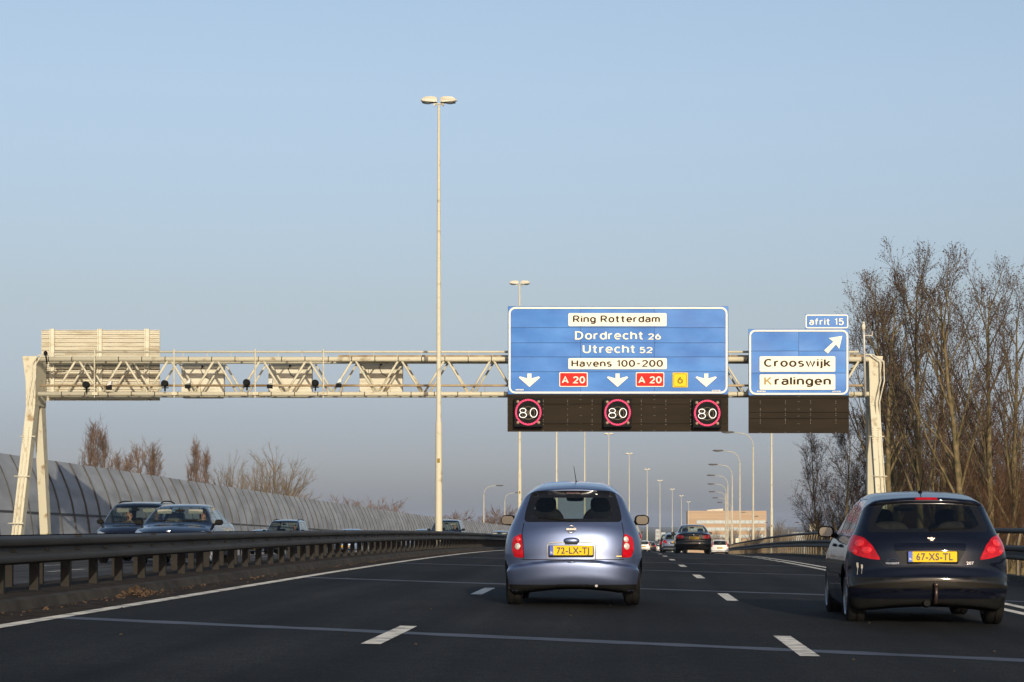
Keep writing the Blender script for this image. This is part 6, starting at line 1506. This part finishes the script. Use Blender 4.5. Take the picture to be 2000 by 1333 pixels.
# ------------------------------------------------------------------ buildings
def office():
    D = 860; a, b = PX(1343, 0, D).x, PX(1497, 0, D).x; zt_ = PX(0, 998, D).z; zb_ = ground_z(a, D); hh = zt_ - zb_
    t = thing('office_building', 'tan brick office block with pale window bands beyond the road', 'building', ((a + b) / 2, D, zb_)); off = t.location.copy()
    w = MB(); w.box(a, b, D, D + 16, zb_ - .5, zt_); w.build('wall', M['brick'], t, off=off)
    step = hh / 5.4
    for i in range(4):
        z1_ = zt_ - 3.9 - i * 2.9; x0_ = a + (b - a) * (.11 if i == 0 else .02)
        f = MB(); f.box(x0_, b - .3, D - .12, D - .003, z1_ - 1.3, z1_); f.build('window', M['band_glass'], t, off=off)
        m_ = MB(); x = x0_
        while x < b - .5: m_.box(x, x + .15, D - .2, D - .121, z1_ - 1.3, z1_); x += 1.8
        m_.build('frame', M['far_block'], t, off=off)
    c = MB()
    for k in range(6): c.box(a - .05, b + .05, D - .08, D - .004, zt_ - .45 - k * .6, zt_ - .33 - k * .6)
    c.build('ledges', mat('pale_ledge', (.50, .41, .30), .9), t, off=off)
    r = MB(); r.slab([(a + 8, D + 3, zt_), (a + 14.5, D + 3, zt_), (a + 14.5, D + 3, zt_ + .9), (a + 8, D + 3, zt_ + .35)], (0, 8, 0)); r.build('roof', M['cream2'], t, off=off)
office()
def far_city():
    rnd = random.Random(9)
    for i, (px0, px1, top, D, lab) in enumerate(((1280, 1288, 1034, 1500, 'pale slim tower far away in the haze, left of the dark people carrier'), (1291, 1300, 1040, 1600, 'low hazy block next to the slim far tower'), (1228, 1245, 1048, 1700, 'hazy far block behind the lilac hatchback mirror'),
            (1300, 1340, 1052, 1450, 'long low hazy block at the foot of the far tower'), (1545, 1580, 1040, 1300, 'long low hazy block beyond the exit rail'), (1180, 1226, 1046, 1550, 'hazy far block hidden behind the lilac hatchback'))):
        a, b = PX(px0, 0, D).x, PX(px1, 0, D).x; zt_ = PX(0, top, D).z; zb_ = z0(690) - 1.5
        t = thing('far_block', lab, 'building', ((a + b) / 2, D, zb_), 0, 'hazy far buildings'); off = t.location.copy()
        w = MB(); w.box(a, b, D, D + 14, zb_, zt_); w.build('wall', M['far_block'], t, off=off)
        k = MB(); z = zb_ + 1.2
        while z < zt_ - 1: k.box(a + .5, b - .5, D - .1, D - .003, z, z + 1.1); z += 2.8
        k.build('window', M['band_glass'], t, off=off)
far_city()
# ------------------------------------------------------------------ leaves and litter along the kerb
def litter():
    rnd = random.Random(31); mb = MB()
    for _ in range(700):
        D = rnd.uniform(15, 95) ** 1.0; L = -6.14 + abs(rnd.gauss(0, .13)); s = rnd.uniform(.008, .024)
        p = RP(L, D, .006); a = rnd.uniform(0, pi); d = Vector((cos(a), sin(a), rnd.uniform(-.1, .5))) * s; u = Vector((-sin(a), cos(a), rnd.uniform(0, .6))) * s * .5
        mb.add([p - d + Vector((0, 0, s*.3)), p + u + Vector((0, 0, s*.6)), p + d + Vector((0, 0, s*.3)), p - u], [(0, 1, 2, 3)], 0 if rnd.random() < .88 else 1)
    for _ in range(60):
        D = rnd.uniform(14, 70); L = rnd.uniform(-6.1, 6); s = rnd.uniform(.006, .016); p = RP(L, D, s*.6); mb.ell(p, (s, s*1.4, s*.7), 5, 3, 1)
    tag(mb.build('kerb_litter', [mat('dead_leaves', (.09, .052, .026), .9, var=.4, vscale=9), M['kerb']], fix=False), 'scattered dead leaves and grit along the median kerb', 'litter', kind='stuff')
    c = RP(-6.02, 26.1); t = MB()
    for _ in range(330):
        r = abs(rnd.gauss(0, .17)); a = rnd.uniform(0, 2*pi); s = rnd.uniform(.012, .028); p = c + Vector((r*cos(a)*.7, r*sin(a)*3.2, max(.004, .13*(1 - r/.34)) * rnd.random() + .006))
        d = Vector((rnd.gauss(0, 1), rnd.gauss(0, 1), rnd.gauss(0, .5))).normalized() * s; u = d.orthogonal().normalized() * s * .5; t.add([p - d, p + u, p + d, p - u], [(0, 1, 2, 3)])
    tag(t.build('leaf_heap', mat('heap_leaves', (.075, .043, .02), .9, var=.4, vscale=9), off=c, fix=False), 'small heap of brown dead leaves against the median kerb', 'leaf heap', kind='stuff')
litter()
# ------------------------------------------------------------------ haze
def haze():
    mb = MB(); mb.box(-3600, 3600, -250, 5200, -13, 24)
    m = bpy.data.materials.new('haze'); m.use_nodes = True; n = m.node_tree.nodes; n.remove(n['Principled BSDF'])
    v = n.new('ShaderNodeVolumePrincipled'); v.inputs['Color'].default_value = (.70, .80, 1.0, 1); v.inputs['Density'].default_value = HAZE; v.inputs['Anisotropy'].default_value = 0.0
    m.node_tree.links.new(v.outputs[0], n['Material Output'].inputs['Volume'])
    o = mb.build('haze', m); tag(o, kind='stuff')
HAZE = 0.00011
if HAZE > 0: haze()
